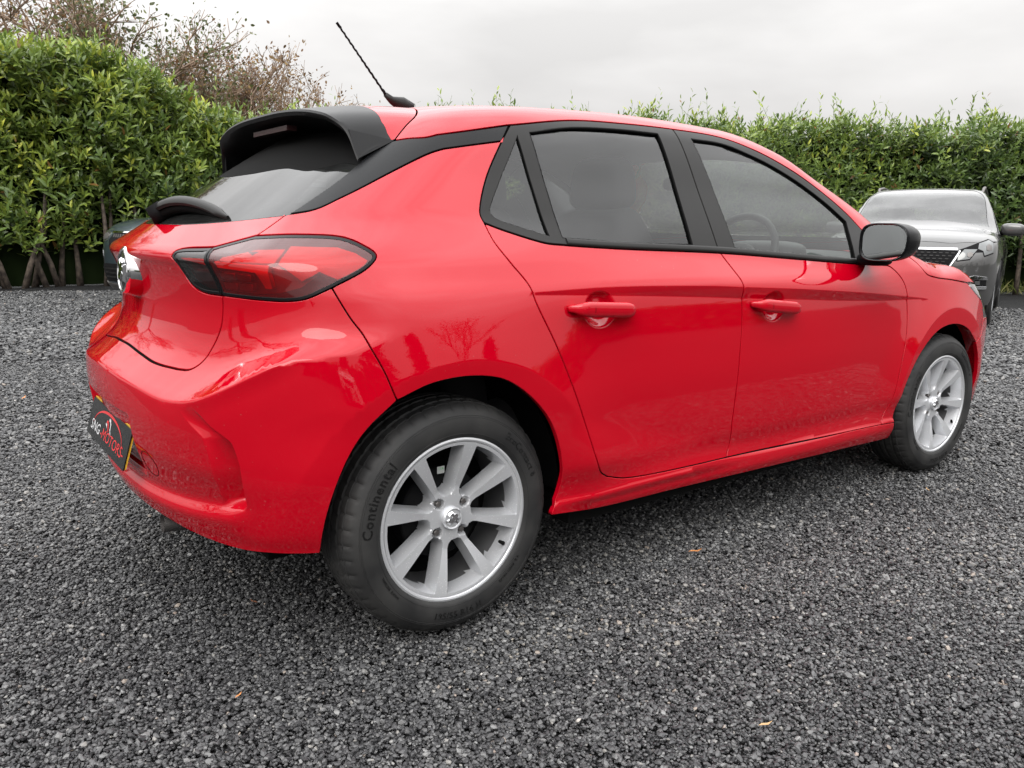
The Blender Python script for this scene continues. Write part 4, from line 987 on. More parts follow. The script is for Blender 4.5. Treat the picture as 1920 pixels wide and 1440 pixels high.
# inner pillar covers (dark side towards the cabin) and parcel shelf
panel('inner_trim', join(cr(dlo_rear)[::-1], top_r, bgap_u, bot_r[::-1]), MT['dash'], car, holes=(grow(q_op,.004), grow(r_op,.004)), sides=BOTH, res=.02, gap=.002, off=-.020, skirt=False)
panel('inner_trim', join(top_f, [(2.012,.935),(2.010,.920)], bot_f[::-1], bgap_u[::-1]), MT['dash'], car, holes=(grow(f_op,.004),), sides=BOTH, res=.02, gap=.002, off=-.020, skirt=False)
panel('inner_pillar', join(cp_gl, [(-.20,1.255),(-.116,1.266)], cp_up[::-1], [(.329,1.326),(.20,1.17),(.15,1.06),(-.2,.98),(-.443,1.0)]), MT['dash'], car, sides=BOTH, res=.025, off=-.030, skirt=False)
v,f = boxvf(-.42,.12,-.62,.62,.965,.98); mesh('parcel_shelf', v, f, MT['dash'], car, smooth=False)
# ------------------------------------------------------------------ other parked cars
w2 = pchip([.1,.2,.3,.5,.8,.95,1.05,1.5,1.6,1.8],[.70,.82,.885,.915,.922,.908,.865,.665,.60,.45])
dp2 = pchip([-2.4,-2.1,-1.5,-.5,.8,1.5,1.9,2.15,2.4],[-.22,-.10,-.02,0,0,-.012,-.045,-.11,-.25])
zt2 = pchip([-2.4,-2.2,-1.8,-1.2,-.4,.2,.55,.9,1.22,1.34,1.7,1.98,2.12,2.22,2.4],[.9,1.30,1.50,1.59,1.615,1.605,1.545,1.37,1.165,1.12,1.075,1.005,.93,.80,.4])
fx2 = pchip([.1,.2,.3,.5,.7,.85,.95,1.05,1.2],[2.00,2.10,2.17,2.20,2.195,2.16,2.11,1.98,1.6])
def F2(x,y,z):
    Y = np.sqrt(y*y+1e-6); a = Y-(w2(z)+dp2(x)+.02*sum(np.clip(1-(np.hypot(x-c_,z-.345)-.46)/.2,0,1)**2 for c_ in (-1.34,1.34))*(z<1))
    Y = np.minimum(Y,.95)
    ws = sst(.3,.8,x)*(1-sst(1.15,1.4,x))
    c = (z-(zt2(x+ws*.28*Y**2+sst(1.5,2.1,x)*.16*Y**2)-.06*Y**2-.05*Y**6))*.85
    d = (x-(fx2(z)-.20*Y**2-.28*Y**6))*.9; e_ = (-2.2+.15*Y**2-x)*.9
    f = smax(smax(a,c,.06),d,.10)
    return np.maximum(smax(f,e_,.10), .16-z)
def mk(Ff):
    def gr(P, h=.002):
        x,y,z = P[...,0],P[...,1],P[...,2]
        g = np.stack([Ff(x+h,y,z)-Ff(x-h,y,z),Ff(x,y+h,z)-Ff(x,y-h,z),Ff(x,y,z+h)-Ff(x,y,z-h)],-1); return g/np.maximum(np.linalg.norm(g,axis=-1,keepdims=True),1e-9)
    def rs(O,D,hi_):
        lo = np.zeros(O.shape[0]); hi = np.full(O.shape[0],hi_)
        for _ in range(28):
            m = .5*(lo+hi); Q = O+D*m[:,None]; ins = Ff(Q[:,0],Q[:,1],Q[:,2])<0; lo = np.where(ins,m,lo); hi = np.where(ins,hi,m)
        P = O+D*lo[:,None]; return P, gr(P)
    def front(a,b): a = np.asarray(a,float); b = np.asarray(b,float); return rs(np.stack([np.full(a.shape,1.0),a*.6,b],-1), (lambda D:D/np.linalg.norm(D,axis=1,keepdims=True))(np.stack([np.full(a.shape,1.15),a*.4,0*a],-1)), 2.)
    def side(a,b): a = np.asarray(a,float); b = np.asarray(b,float); return rs(np.stack([a,np.full(a.shape,-.2),b],-1), np.tile([0,-1.,0],(len(a),1)), 1.2)
    def pol(a,b):
        a = np.asarray(a,float); ph = np.asarray(b,float)/.9; return rs(np.stack([a,0*a,np.full(a.shape,.6)],-1), np.stack([0*a,-np.sin(ph),np.cos(ph)],-1), 1.6)
    return front, side, pol
fr2, sd2_, po2 = mk(F2)
SUVM = dict(glass=glass('parked_car_glass',(.16,.18,.175), film=.05, faces=1.5), lamp=mat('headlamp_glass',(.11,.115,.115),.10,.5,1), chrome=MT['chrome'])
def suv(name, label, loc, rz, paint, style, group=None):
    o = empty(name, loc, rz); tag(o, label, 'car', group)
    K = dict(parent=o)
    pbl = lambda pts: [(a,float(b)) for a,b in pts]
    ph = lambda y_,z_: .9*math.atan2(-y_, z_-.6)
    # skin
    panel('front_fascia', [(0,.20),(0,.985),(-.35,.985),(-.70,.985),(-.90,.93),(-.945,.80),(-.945,.50),(-.93,.25),(-.80,.20)], paint, o, fmap=fr2, sym=0., res=.045, gap=.003)
    side_poly = [(1.80,.955),(1.98,.93),(2.00,.60),(1.97,.27),(1.80,.27),(1.80,.42),(1.74,.60),(1.60,.76),(1.34,.815),(1.08,.76),(.93,.60),(.88,.36),(.86,.24),(-.86,.24),(-.88,.36),(-.93,.60),(-1.08,.76),(-1.34,.815),(-1.60,.76),(-1.78,.55),(-1.80,.30),(-2.12,.35),(-2.12,1.02),(-1.0,1.02),(.8,1.01),(1.15,1.02)]
    panel('side_body', side_poly, paint, o, fmap=sd2_, sides=BOTH, res=.05, gap=.003, off=-.003)
    panel('bonnet', [(1.17,0),(1.12,ph(-.55,1.14)),(1.04,ph(-.80,1.06)),(1.30,ph(-.885,.985)),(1.75,ph(-.86,.955)),(1.92,ph(-.76,.955)),(2.04,ph(-.5,.97)),(2.075,0)], paint, o, fmap=po2, symb=0., res=.045, gap=.003)
    panel('roof', [(-2.05,0),(-1.98,ph(-.5,1.4)),(-1.75,ph(-.66,1.45)),(-.5,ph(-.64,1.535)),(.15,ph(-.645,1.52)),(.45,ph(-.68,1.44)),(.80,ph(-.765,1.25)),(1.09,ph(-.86,1.04)),(1.17,ph(-.86,1.04)),(1.15,ph(-.79,1.075)),(.90,ph(-.70,1.24)),(.55,ph(-.60,1.455)),(.38,ph(-.50,1.535)),(.34,0)], paint, o, fmap=po2, symb=0., res=.05, gap=.003)
    panel('windscreen', [(.34,0),(.38,ph(-.50,1.535)),(.55,ph(-.60,1.455)),(.90,ph(-.70,1.24)),(1.13,ph(-.78,1.08)),(1.17,ph(-.4,1.13)),(1.19,0)], SUVM['glass'], o, fmap=po2, symb=0., res=.06, gap=.001, off=-.004)
    panel('side_window', [(.98,1.03),(.80,1.22),(.45,1.42),(.15,1.50),(-.5,1.515),(-1.5,1.45),(-1.75,1.20),(-1.6,1.06)], SUVM['glass'], o, fmap=sd2_, sides=BOTH, res=.06, gap=.004, off=-.002)
    each('inner_body', [boxvf(-2.05,1.85,-.74,.74,.22,.60), boxvf(-1.9,1.1,-.80,.80,.25,.95)], MT['gap'], o, False)
    v,f = merge(blob((.95,0,1.0),(.25,.68,.10),.4,.3,30,10)); mesh('dashboard', v, f, MT['dash'], o)
    for y_ in (-.38,.38):
        v,f = blob((-.05,y_,1.0),(.12,.24,.33),.4,.4,18,10); st_ = mesh('seat', v, f, MT['cloth'], o); v,f = blob((-.12,y_,1.33),(.06,.13,.10),.5,.5,16,8); mesh('headrest', v, f, MT['cloth'], st_)
    v,f = blob((.42,0,1.44),(.03,.12,.04),.6,.6,16,8); mesh('inner_mirror', v, f, MT['dash'], o)
    # overlays on the nose
    def ov(nm, pts, mt_, off=.004, res=.03, depth=.012, sym=True):
        if sym: return panel(nm, pts, mt_, o, fmap=fr2, sym=0., res=res, gap=.0, off=off, depth=depth)
        return panel(nm, pts, mt_, o, fmap=fr2, sides=BOTH, res=res, gap=.0, off=off, depth=depth)
    def dash_row(nm, segs, mt_, hgt_, off=.010):
        vf_ = []
        for (a0,a1,z_) in segs:
            for k in (1,-1):
                aa = np.linspace(a0,a1,3); P,Nn = fr2(np.concatenate([aa,aa]), np.concatenate([np.full(3,z_-hgt_),np.full(3,z_+hgt_)])); P = P+Nn*off; Pb = P-Nn*.02
                V = np.concatenate([P,Pb])*np.array([1,k,1]); vf_.append((V,[(0,1,4,3),(1,2,5,4),(0,3,9,6),(2,8,11,5),(0,6,7,1),(1,7,8,2),(3,4,10,9),(4,5,11,10)]))
        mesh(nm, *merge(*vf_), mt_, o, smooth=False)['kind'] = 'stuff'
    if style=='A':
        ov('grille', [(0,.585),(0,.862),(-.545,.862),(-.50,.78),(-.43,.66),(-.36,.585)], MT['dark'])
        segs = []
        for r_ in range(8):
            z_ = .615+.031*r_; lim = .34+.16*(r_/7)
            k = 0; a = .02+(.03 if r_%2 else 0)
            while a < lim: segs.append((-a-.034,-a,z_)); a += .060
        dash_row('grille_studs', segs, MT['trim'], .005)
        dash_row('grille_top_trim', [(-.53,-.265,.872),(-.265,0,.872)], MT['chrome'], .010, .012)
        for k in (1,-1):
            pts = [(-.555,.855),(-.515,.775),(-.455,.665),(-.40,.60)]; P,Nn = fr2(np.array([q[0] for q in pts]),np.array([q[1] for q in pts])); P = (P+Nn*.010)*np.array([1,k,1])
            v,f = tube([tuple(p) for p in P],[.010,.013,.012,.008],8); mesh('grille_side_trim', v, f, MT['chrome'], o)
        ov('headlamp_mask', [(-.555,.872),(-.515,.79),(-.53,.745),(-.66,.765),(-.72,.845),(-.80,.850),(-.82,.800),(-.93,.835),(-.94,.955),(-.88,.985),(-.75,.945),(-.62,.895)], MT['dark'], .005, .03, .012, False)
        ov('headlamp', [(-.54,.80),(-.535,.755),(-.655,.775),(-.70,.835),(-.735,.875),(-.60,.872)], SUVM['lamp'], .009, .025, .010, False)
        ov('headlamp', [(-.745,.88),(-.80,.860),(-.815,.812),(-.925,.845),(-.932,.945),(-.88,.972),(-.76,.935)], SUVM['lamp'], .009, .025, .010, False)
        ov('lamp_eye', [(-.63,.80),(-.65,.79),(-.68,.80),(-.69,.83),(-.66,.845),(-.63,.83)], MT['steel'], .014, .02, .006, False)
        ov('lamp_eye', [(-.84,.865),(-.87,.86),(-.90,.87),(-.90,.91),(-.87,.93),(-.84,.91)], MT['steel'], .014, .02, .006, False)
        ov('fog_lamp_surround', [(-.60,.50),(-.63,.57),(-.72,.60),(-.87,.585),(-.88,.555),(-.74,.555),(-.67,.53),(-.665,.50),(-.74,.485),(-.88,.485),(-.875,.455),(-.70,.455)], MT['chrome'], .012, .02, .014, False)
        ov('fog_lamp_recess', [(-.66,.50),(-.67,.535),(-.74,.56),(-.87,.56),(-.875,.48),(-.74,.48)], MT['dark'], .005, .03, .01, False)
        ov('fog_lamp', [(-.74,.505),(-.74,.535),(-.79,.540),(-.79,.500)], SUVM['lamp'], .012, .02, .01, False)
        ov('lower_intake', [(0,.27),(0,.46),(-.52,.46),(-.60,.40),(-.64,.27)], MT['dark'])
        dash_row('intake_slats', [(-.55,0,.32),(-.55,0,.38)], MT['trim'], .012)
        ov('skid_trim', [(0,.205),(0,.255),(-.66,.26),(-.80,.245),(-.80,.205)], MT['steel'], .006)
    else:
        ov('grille', [(0,.66),(0,.885),(-.46,.885),(-.52,.80),(-.47,.68)], MT['dark'])
        dash_row('grille_slats', [(-.05*k-.030-.01,-.05*k-.01,.775) for k in range(9)], MT['steel'], .095, .012)
        dash_row('grille_frame', [(-.49,-.245,.892),(-.245,0,.892)], MT['chrome'], .009, .014)
        ov('headlamp', [(-.54,.885),(-.55,.80),(-.70,.775),(-.92,.80),(-.935,.865),(-.80,.905),(-.65,.905)], SUVM['lamp'], .006, .03, .012, False)
        ov('headlamp_mask', [(-.56,.865),(-.57,.82),(-.70,.80),(-.78,.81),(-.78,.87),(-.66,.885)], MT['steel'], .011, .03, .008, False)
        ov('fog_lamp', [(-.74,.66),(-.72,.58),(-.86,.60),(-.90,.68),(-.82,.69)], SUVM['lamp'], .006, .03, .012, False)
        ov('lower_intake', [(0,.30),(0,.52),(-.60,.52),(-.80,.50),(-.84,.42),(-.70,.30)], MT['dark'])
        dash_row('intake_slats', [(-.78,-.4,.36),(-.78,-.4,.41),(-.78,-.4,.46),(-.4,0,.36),(-.4,0,.41),(-.4,0,.46)], MT['trim'], .009)
        ov('skid_trim', [(0,.205),(0,.27),(-.72,.28),(-.88,.31),(-.88,.28),(-.76,.22)], MT['steel'], .010, .03, .02)
    # roof rails, mirrors
    for k in (1,-1):
        v,f = tube([(.22,-.60*k,1.535),(.12,-.605*k,1.600),(-.2,-.60*k,1.625),(-1.2,-.585*k,1.60),(-1.55,-.58*k,1.535)], [.014,.020,.018,.018,.012], 8); mesh('roof_rail', v, f, MT['steel'], o)
        v,f = xform(blob((0,0,0),(.075,.125,.072),.62,.62,26,14), Matrix.Translation((.83,-.985*k,1.10)))
        v = [(a,b,c-.03*abs(b+.88*k if k>0 else b-.88)*1.0) for a,b,c in v]; mm = mesh('door_mirror', v, f, paint, o)
        v,f = tube([(.80,-.80*k,1.045),(.82,-.97*k,1.060)], [.035,.028], 10); mesh('mirror_arm', v, f, MT['dark'], mm)
    v,f = tube([(.98,-.45,1.18),(1.0,.1,1.19),(.98,.5,1.17)], .010, 6); mesh('wiper', v, f, MT['dark'], o)
    for wx in (1.34,-1.34):
        for k in (1,-1):
            w = empty('wheel', (wx,-.885*k,.345), 0 if k>0 else math.pi, o); S = Matrix.Scale(1.115,4)
            mesh('tyre', *xform((tyre_lo_v,tyre_lo_f),S), MT['rubber'], w); mesh('alloy_rim', *xform(merge(rim_face,barrel),S), MT['alloy'], w); mesh('brake_shield', *xform(lathe([(.0,-.10),(.20,-.10)],24),S), MT['gap'], w)
            V = []; na = 24
            for i in range(na+1):
                a = math.radians(5)+math.radians(170)*i/na
                for yy,rr in ((.04,.45),(.30,.45),(.30,.05)): V.append((rr*math.cos(a), yy, rr*math.sin(a)))
            mesh('wheel_housing', V, [(i*3+q,i*3+q+1,(i+1)*3+q+1,(i+1)*3+q) for i in range(na) for q in range(2)], MT['gap'], w)
    return o
tyre_lo_v, tyre_lo_f = lathe(prof2, 64)
grey_p = mat('graphite_metallic', (.075,.074,.073), .34, .5, 1.0, .5, .03); blue_p = mat('slate_blue_metallic', (.040,.062,.075), .32, .5, 1.0, .5, .03)
silver_p = mat('silver_metallic', (.42,.43,.44), .32, .6, 1.0, .5, .03); white_p = mat('white_paint', (.75,.75,.74), .4, 0, 1.0, .5, .03)
suv('parked_suv', 'dark grey SUV with roof rails parked nose-out against the hedge on the right', (9.82,2.92,0), math.radians(201), grey_p, 'A')
suv('parked_suv', 'slate blue SUV half hidden behind the tail of the red car', (3.08,8.85,0), math.radians(206), blue_p, 'B')
# cars standing behind the photographer: they show mirrored in the red doors
def car_copy(src, label, loc, rz, paint, old):
    r = src.copy(); COL.objects.link(r); r.location = loc; r.rotation_euler = (0,0,rz); r['label'] = label; r['group'] = 'cars behind the camera seen only mirrored in the red paint'
    for ch in list(src.children):
        c = ch.copy(); COL.objects.link(c); c.parent = r
        if c.type=='MESH' and c.material_slots and c.material_slots[0].material == old:
            c.material_slots[0].link = 'OBJECT'; c.material_slots[0].material = paint
        for g in ch.children:
            d = g.copy(); COL.objects.link(d); d.parent = c
    return r
suvA = [o for o in scene.objects if o.name.startswith('parked_suv')][0]
car_copy(suvA, 'white SUV behind the camera, mirrored in the rear bumper and rear door', (-2.0,-16.5,0), math.radians(80), white_p, grey_p)
car_copy(suvA, 'silver SUV behind the camera, mirrored in the front door', (6.0,-17.0,0), math.radians(97), silver_p, grey_p)
# ------------------------------------------------------------------ ground
gm = mat('gravel_bed', (.05,.05,.05), .75, 0, 0, .3)
t, n1, r1 = noise_col(gm, (.003,.003,.0032), (.012,.012,.0125), 2.2, 8, .3, .7, rough=.75)  # bed near black: the shade between the chips is in its colour
vo = N_(gm,'ShaderNodeTexVoronoi'); vo.inputs['Scale'].default_value = 75; L_(gm,t.outputs['Object'],vo.inputs['Vector'])
vo2 = N_(gm,'ShaderNodeTexVoronoi', feature='DISTANCE_TO_EDGE'); vo2.inputs['Scale'].default_value = 75; L_(gm,t.outputs['Object'],vo2.inputs['Vector'])
cr_ = N_(gm,'ShaderNodeValToRGB'); cr_.color_ramp.elements[0].color = (.55,.55,.56,1); cr_.color_ramp.elements[1].color = (1.7,1.68,1.65,1)
sx = N_(gm,'ShaderNodeSeparateColor'); L_(gm,vo.outputs['Color'],sx.inputs[0]); L_(gm,sx.outputs[0],cr_.inputs[0])
mx = N_(gm,'ShaderNodeMixRGB', blend_type='MULTIPLY'); mx.inputs[0].default_value = 1; L_(gm,r1.outputs[0],mx.inputs[1]); L_(gm,cr_.outputs[0],mx.inputs[2]); L_(gm,mx.outputs[0],P_(gm).inputs['Base Color'])
bp2 = N_(gm,'ShaderNodeBump'); bp2.inputs['Strength'].default_value = 1; bp2.inputs['Distance'].default_value = .010; L_(gm,vo2.outputs[0],bp2.inputs['Height']); L_(gm,bp2.outputs[0],P_(gm).inputs['Normal'])
NG = 120; gx = np.concatenate([-np.geomspace(8,140,14)[::-1], np.linspace(-7.5,14,90), np.geomspace(14.6,150,14)]); gy = np.concatenate([-np.geomspace(8,140,14)[::-1], np.linspace(-7.5,14,90), np.geomspace(14.6,150,14)])
def ghz(x_,y_): return .010*math.sin(x_*1.9+.7*math.sin(y_*1.3))+.009*math.sin(y_*2.3+1.1*math.sin(x_*.9+2))
V = [(x_,y_, -.022+ (ghz(x_,y_) if -8<x_<14.2 and -8<y_<14.2 else 0)*.8) for y_ in gy for x_ in gx]; nx_ = len(gx)
g = mesh('ground', V, [(j*nx_+i,j*nx_+i+1,(j+1)*nx_+i+1,(j+1)*nx_+i) for j in range(len(gy)-1) for i in range(nx_-1)], gm); g['kind'] = 'structure'
# stone chips, scattered as instances
chips = bpy.data.collections.new('stone_chips')
cm = mat('stone_chip', (.06,.06,.06), .40, 0, 0, .5)
at = N_(cm,'ShaderNodeAttribute', attribute_type='INSTANCER', attribute_name='tint'); rp = N_(cm,'ShaderNodeValToRGB')
els = rp.color_ramp.elements; els[0].position = 0; els[0].color = (.014,.014,.015,1); els[1].position = 1; els[1].color = (.46,.44,.41,1)
for p_,c_ in ((.30,(.028,.028,.030,1)),(.60,(.082,.082,.083,1)),(.82,(.185,.185,.182,1)),(.93,(.22,.20,.17,1)),(.97,(.24,.19,.16,1))):
    e_ = els.new(p_); e_.color = c_
L_(cm,at.outputs['Fac'],rp.inputs[0])
tcx = N_(cm,'ShaderNodeTexCoord'); nzx = N_(cm,'ShaderNodeTexNoise'); nzx.inputs['Scale'].default_value = 2.2; nzx.inputs['Detail'].default_value = 3; L_(cm,tcx.outputs['Object'],nzx.inputs[0])
mrx = N_(cm,'ShaderNodeMapRange'); mrx.inputs[3].default_value = .65; mrx.inputs[4].default_value = 1.35; L_(cm,nzx.outputs[0],mrx.inputs[0])
vmx = N_(cm,'ShaderNodeVectorMath', operation='SCALE'); L_(cm,rp.outputs[0],vmx.inputs[0]); L_(cm,mrx.outputs[0],vmx.inputs['Scale']); L_(cm,vmx.outputs[0],P_(cm).inputs['Base Color'])
for k in range(8):
    bm = bmesh.new(); bmesh.ops.create_icosphere(bm, subdivisions=1 if k%2 else 1, radius=1)
    rr = random.Random(k)
    sc_ = (1, rr.uniform(.62,.9), rr.uniform(.34,.58))
    for v_ in bm.verts:
        q = v_.co; f_ = rr.uniform(.72,1.15); v_.co = Vector((q.x*sc_[0],q.y*sc_[1],q.z*sc_[2]))*f_
    # cut a few flat faces so that the chips look crushed
    for c in range(6):
        d_ = Vector((rr.uniform(-1,1),rr.uniform(-1,1),rr.uniform(-1,1))).normalized()
        bmesh.ops.bisect_plane(bm, geom=bm.verts[:]+bm.edges[:]+bm.faces[:], plane_co=d_*rr.uniform(.36,.58), plane_no=d_, clear_outer=True)
        ed = [e_ for e_ in bm.edges if e_.is_boundary]
        if ed: bmesh.ops.holes_fill(bm, edges=ed)
    me = bpy.data.meshes.new('stone_chip'); bm.to_mesh(me); bm.free(); me.materials.append(cm)
    chips.objects.link(bpy.data.objects.new('stone_chip_%02d'%k, me))
def scatter(r0,r1,dens,size,half=52,lift=0.):
    A = math.radians(2*half)/2*(r1*r1-r0*r0); n_ = int(A*dens)
    rr = np.sqrt(rng.uniform(r0*r0,r1*r1,n_)); th = .9266+np.radians(rng.uniform(-half,half,n_))
    x_ = -1.0682+rr*np.cos(th); y_ = -2.4941+rr*np.sin(th)
    return np.stack([x_,y_],-1), np.full(n_,size)
parts = [scatter(.9,2.6,36000,.0059), scatter(2.6,4.2,24000,.0067), scatter(4.2,7,9500,.0094), scatter(7,13.5,2200,.0165)]
XY = np.concatenate([p[0] for p in parts]); S_ = np.concatenate([p[1] for p in parts])
# nothing sees the ground deep under the car
hid = (XY[:,0]>.5)&(XY[:,0]<3.0)&(XY[:,1]>0)&(XY[:,1]<.75); XY = XY[~hid]; S_ = S_[~hid]
n_ = len(XY)
fz = lambda x_,y_,k,ph_: np.sin(x_*k+ph_)*np.cos(y_*k*1.13+ph_*2.1)+np.sin((x_+y_)*k*.71+ph_*.7)
big = fz(XY[:,0],XY[:,1],1.9,.6)*.5+fz(XY[:,0],XY[:,1],4.7,2.2)*.35+fz(XY[:,0],XY[:,1],11,4.1)*.2
tint = np.clip(rng.normal(.47,.19,n_)+.06*big,0,.86)
sand = np.exp(-(((XY[:,0]-.20)/.20)**2+((XY[:,1]+.98)/.12)**2))+.9*np.exp(-(((XY[:,0]-.50)/.17)**2+((XY[:,1]+1.14)/.10)**2))+.4*np.exp(-(((XY[:,0]-1.6)/.5)**2+((XY[:,1]+1.5)/.25)**2))
tint = np.clip(tint+.22*sand*rng.uniform(.3,1,n_),0,.93)
odd = rng.random(n_); tint = np.where(odd<.0015,rng.uniform(.95,1,n_),tint); tint = np.where((odd>.0015)&(odd<.005),.95,tint)
size = S_*np.clip(rng.lognormal(-.05,.32,n_),.5,2.0)
zz = -.016+size*.45+.020*rng.beta(1.2,2.0,n_)+np.array([ghz(a,b) for a,b in XY])*.8*((np.abs(XY[:,0])<40))-.004
# pressed down by the tyres
for (cx,cy) in ((0,-.76),(2.538,-.76)):
    rd_c = np.hypot((XY[:,0]-cx)/1.0,(XY[:,1]-cy)/1.0); zz += -.005*np.exp(-(rd_c/.10)**2)+.011*np.exp(-((rd_c-.17)/.045)**2)
me = bpy.data.meshes.new('gravel_chips'); me.vertices.add(n_)
me.vertices.foreach_set('co', np.stack([XY[:,0],XY[:,1],zz],-1).ravel())
for nm,dt,arr in (('rot','FLOAT_VECTOR',np.stack([rng.uniform(-.5,.5,n_),rng.uniform(-.5,.5,n_),rng.uniform(0,6.28,n_)],-1).ravel()),('siz','FLOAT',size),('tint','FLOAT',tint),('pick','INT',rng.integers(0,8,n_))):
    a_ = me.attributes.new(nm,dt,'POINT'); a_.data.foreach_set('vector' if dt=='FLOAT_VECTOR' else 'value', arr)
gc = link(bpy.data.objects.new('gravel_chips', me)); tag(gc, 'loose dark grey stone chips covering the whole yard', 'gravel', None, 'stuff')
ng = bpy.data.node_groups.new('scatter_chips','GeometryNodeTree'); ng.interface.new_socket('Geometry',in_out='INPUT',socket_type='NodeSocketGeometry'); ng.interface.new_socket('Geometry',in_out='OUTPUT',socket_type='NodeSocketGeometry')
gi = ng.nodes.new('NodeGroupInput'); go = ng.nodes.new('NodeGroupOutput'); mp_ = ng.nodes.new('GeometryNodeMeshToPoints'); ip = ng.nodes.new('GeometryNodeInstanceOnPoints'); ci = ng.nodes.new('GeometryNodeCollectionInfo')
ci.inputs['Collection'].default_value = chips; ci.inputs['Separate Children'].default_value = True; ci.inputs['Reset Children'].default_value = True
def na(nm, dt):
    q = ng.nodes.new('GeometryNodeInputNamedAttribute'); q.data_type = dt; q.inputs['Name'].default_value = nm; return q.outputs['Attribute']
lk = ng.links.new
lk(gi.outputs[0],mp_.inputs['Mesh']); lk(mp_.outputs[0],ip.inputs['Points']); lk(ci.outputs[0],ip.inputs['Instance']); ip.inputs['Pick Instance'].default_value = True
lk(na('pick','INT'),ip.inputs['Instance Index']); e2r = ng.nodes.new('FunctionNodeEulerToRotation'); lk(na('rot','FLOAT_VECTOR'),e2r.inputs[0]); lk(e2r.outputs[0],ip.inputs['Rotation']); lk(na('siz','FLOAT'),ip.inputs['Scale']); lk(ip.outputs[0],go.inputs[0])
md = gc.modifiers.new('scatter','NODES'); md.node_group = ng
# ------------------------------------------------------------------ leaves
def leaf_mat(name, ramp_cols, rough=.38, trans=.22):
    m_ = bpy.data.materials.new(name); m_.use_nodes = True; p = P_(m_); p.inputs['Roughness'].default_value = rough; p.inputs['Specular IOR Level'].default_value = .5
    a_ = N_(m_,'ShaderNodeAttribute', attribute_name='tint'); r_ = N_(m_,'ShaderNodeValToRGB'); el = r_.color_ramp.elements
    el[0].position = ramp_cols[0][0]; el[0].color = (*ramp_cols[0][1],1); el[1].position = ramp_cols[-1][0]; el[1].color = (*ramp_cols[-1][1],1)
    for p_,c_ in ramp_cols[1:-1]: e_ = el.new(p_); e_.color = (*c_,1)
    L_(m_,a_.outputs['Fac'],r_.inputs[0]); L_(m_,r_.outputs[0],p.inputs['Base Color'])
    tr = N_(m_,'ShaderNodeBsdfTranslucent'); L_(m_,r_.outputs[0],tr.inputs[0]); mx_ = N_(m_,'ShaderNodeMixShader'); mx_.inputs[0].default_value = trans
    o = [q for q in m_.node_tree.nodes if q.type=='OUTPUT_MATERIAL'][0]; L_(m_,p.outputs[0],mx_.inputs[1]); L_(m_,tr.outputs[0],mx_.inputs[2]); L_(m_,mx_.outputs[0],o.inputs[0])
    return m_
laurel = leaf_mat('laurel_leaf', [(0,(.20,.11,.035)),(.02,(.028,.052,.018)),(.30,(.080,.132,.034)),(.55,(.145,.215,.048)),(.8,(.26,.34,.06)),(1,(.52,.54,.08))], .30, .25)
barkm = mat('bark', (.06,.045,.035), .9); noise_col(barkm, (.030,.022,.017), (.11,.085,.065), 14, 6)
# one leaf: 9 points, folded along the midrib and drooping at the tip (unit length along +x)
LV = np.array([(0,0,0),(.30,.135,.035),(.30,0,0),(.30,-.135,.035),(.66,.125,.01),(.66,0,-.03),(.66,-.125,.01),(1,0,-.12)])
LF = [(0,2,1),(0,3,2),(1,2,5,4),(2,3,6,5),(4,5,7),(5,6,7)]
def leaves_mesh(name, pos, dirs, ups, lens, tints, mt_, parent, wid=1.0):
    """many leaves in one mesh"""
    x_ = dirs/np.maximum(np.linalg.norm(dirs,axis=1,keepdims=True),1e-9); y_ = np.cross(ups,x_); y_ /= np.maximum(np.linalg.norm(y_,axis=1,keepdims=True),1e-9); z_ = np.cross(x_,y_)
    k = len(pos); nl = len(LV)
    W = LV.copy(); W[:,1] *= wid
    V = pos[:,None,:]+lens[:,None,None]*(W[None,:,0:1]*x_[:,None,:]+W[None,:,1:2]*y_[:,None,:]+W[None,:,2:3]*z_[:,None,:])
    tri = [f for f in LF]; loops = []; starts = []; tot = []
    base_l = np.array([i for f in tri for i in f]); ln = np.array([len(f) for f in tri]); st = np.concatenate([[0],np.cumsum(ln)[:-1]]); nlp = ln.sum()
    me = bpy.data.meshes.new(name); me.vertices.add(k*nl); me.loops.add(k*nlp); me.polygons.add(k*len(tri))
    me.vertices.foreach_set('co', V.ravel()); me.loops.foreach_set('vertex_index', (base_l[None]+nl*np.arange(k)[:,None]).ravel().astype(np.int32))
    me.polygons.foreach_set('loop_start', (st[None]+nlp*np.arange(k)[:,None]).ravel().astype(np.int32)); me.polygons.foreach_set('use_smooth', np.ones(k*len(tri),bool))
    a_ = me.attributes.new('tint','FLOAT','POINT'); a_.data.foreach_set('value', np.repeat(tints,nl).astype(np.float32))
    me.materials.append(mt_); me.update(calc_edges=True); me.validate()
    return link(bpy.data.objects.new(name, me), parent)
HL = np.array([(-4.5,13.0),(0.3,11.75),(3.2,11.9),(5.9,11.1),(9.4,8.1),(13.3,4.8),(17.5,1.2)])
hseg = np.linalg.norm(np.diff(HL,axis=0),axis=1); hcum = np.concatenate([[0],np.cumsum(hseg)]); HLEN = hcum[-1]
def hpos(u): return np.stack([np.interp(u,hcum,HL[:,0]),np.interp(u,hcum,HL[:,1])],-1)
hn = np.array([-.50,-.866])       # towards the yard
def hnorm(u):
    d_ = hpos(u+.3)-hpos(u-.3); d_ = d_/np.linalg.norm(d_,axis=-1,keepdims=True); return np.stack([d_[:,1],-d_[:,0]],-1)
def htop(u): return np.interp(u,[0,3.5,6.6,7.6,8.4,10,12,22],[3.75,3.66,3.42,3.05,2.70,2.76,2.84,2.78])+.06*np.sin(u*2.1)+.05*np.sin(u*5.3+1)
def hbulge(u,z): return .16*np.sin(u*1.7+z*1.3)+.10*np.sin(u*3.9-z*2.2+1)+.06*np.sin(u*8.1+z*5)
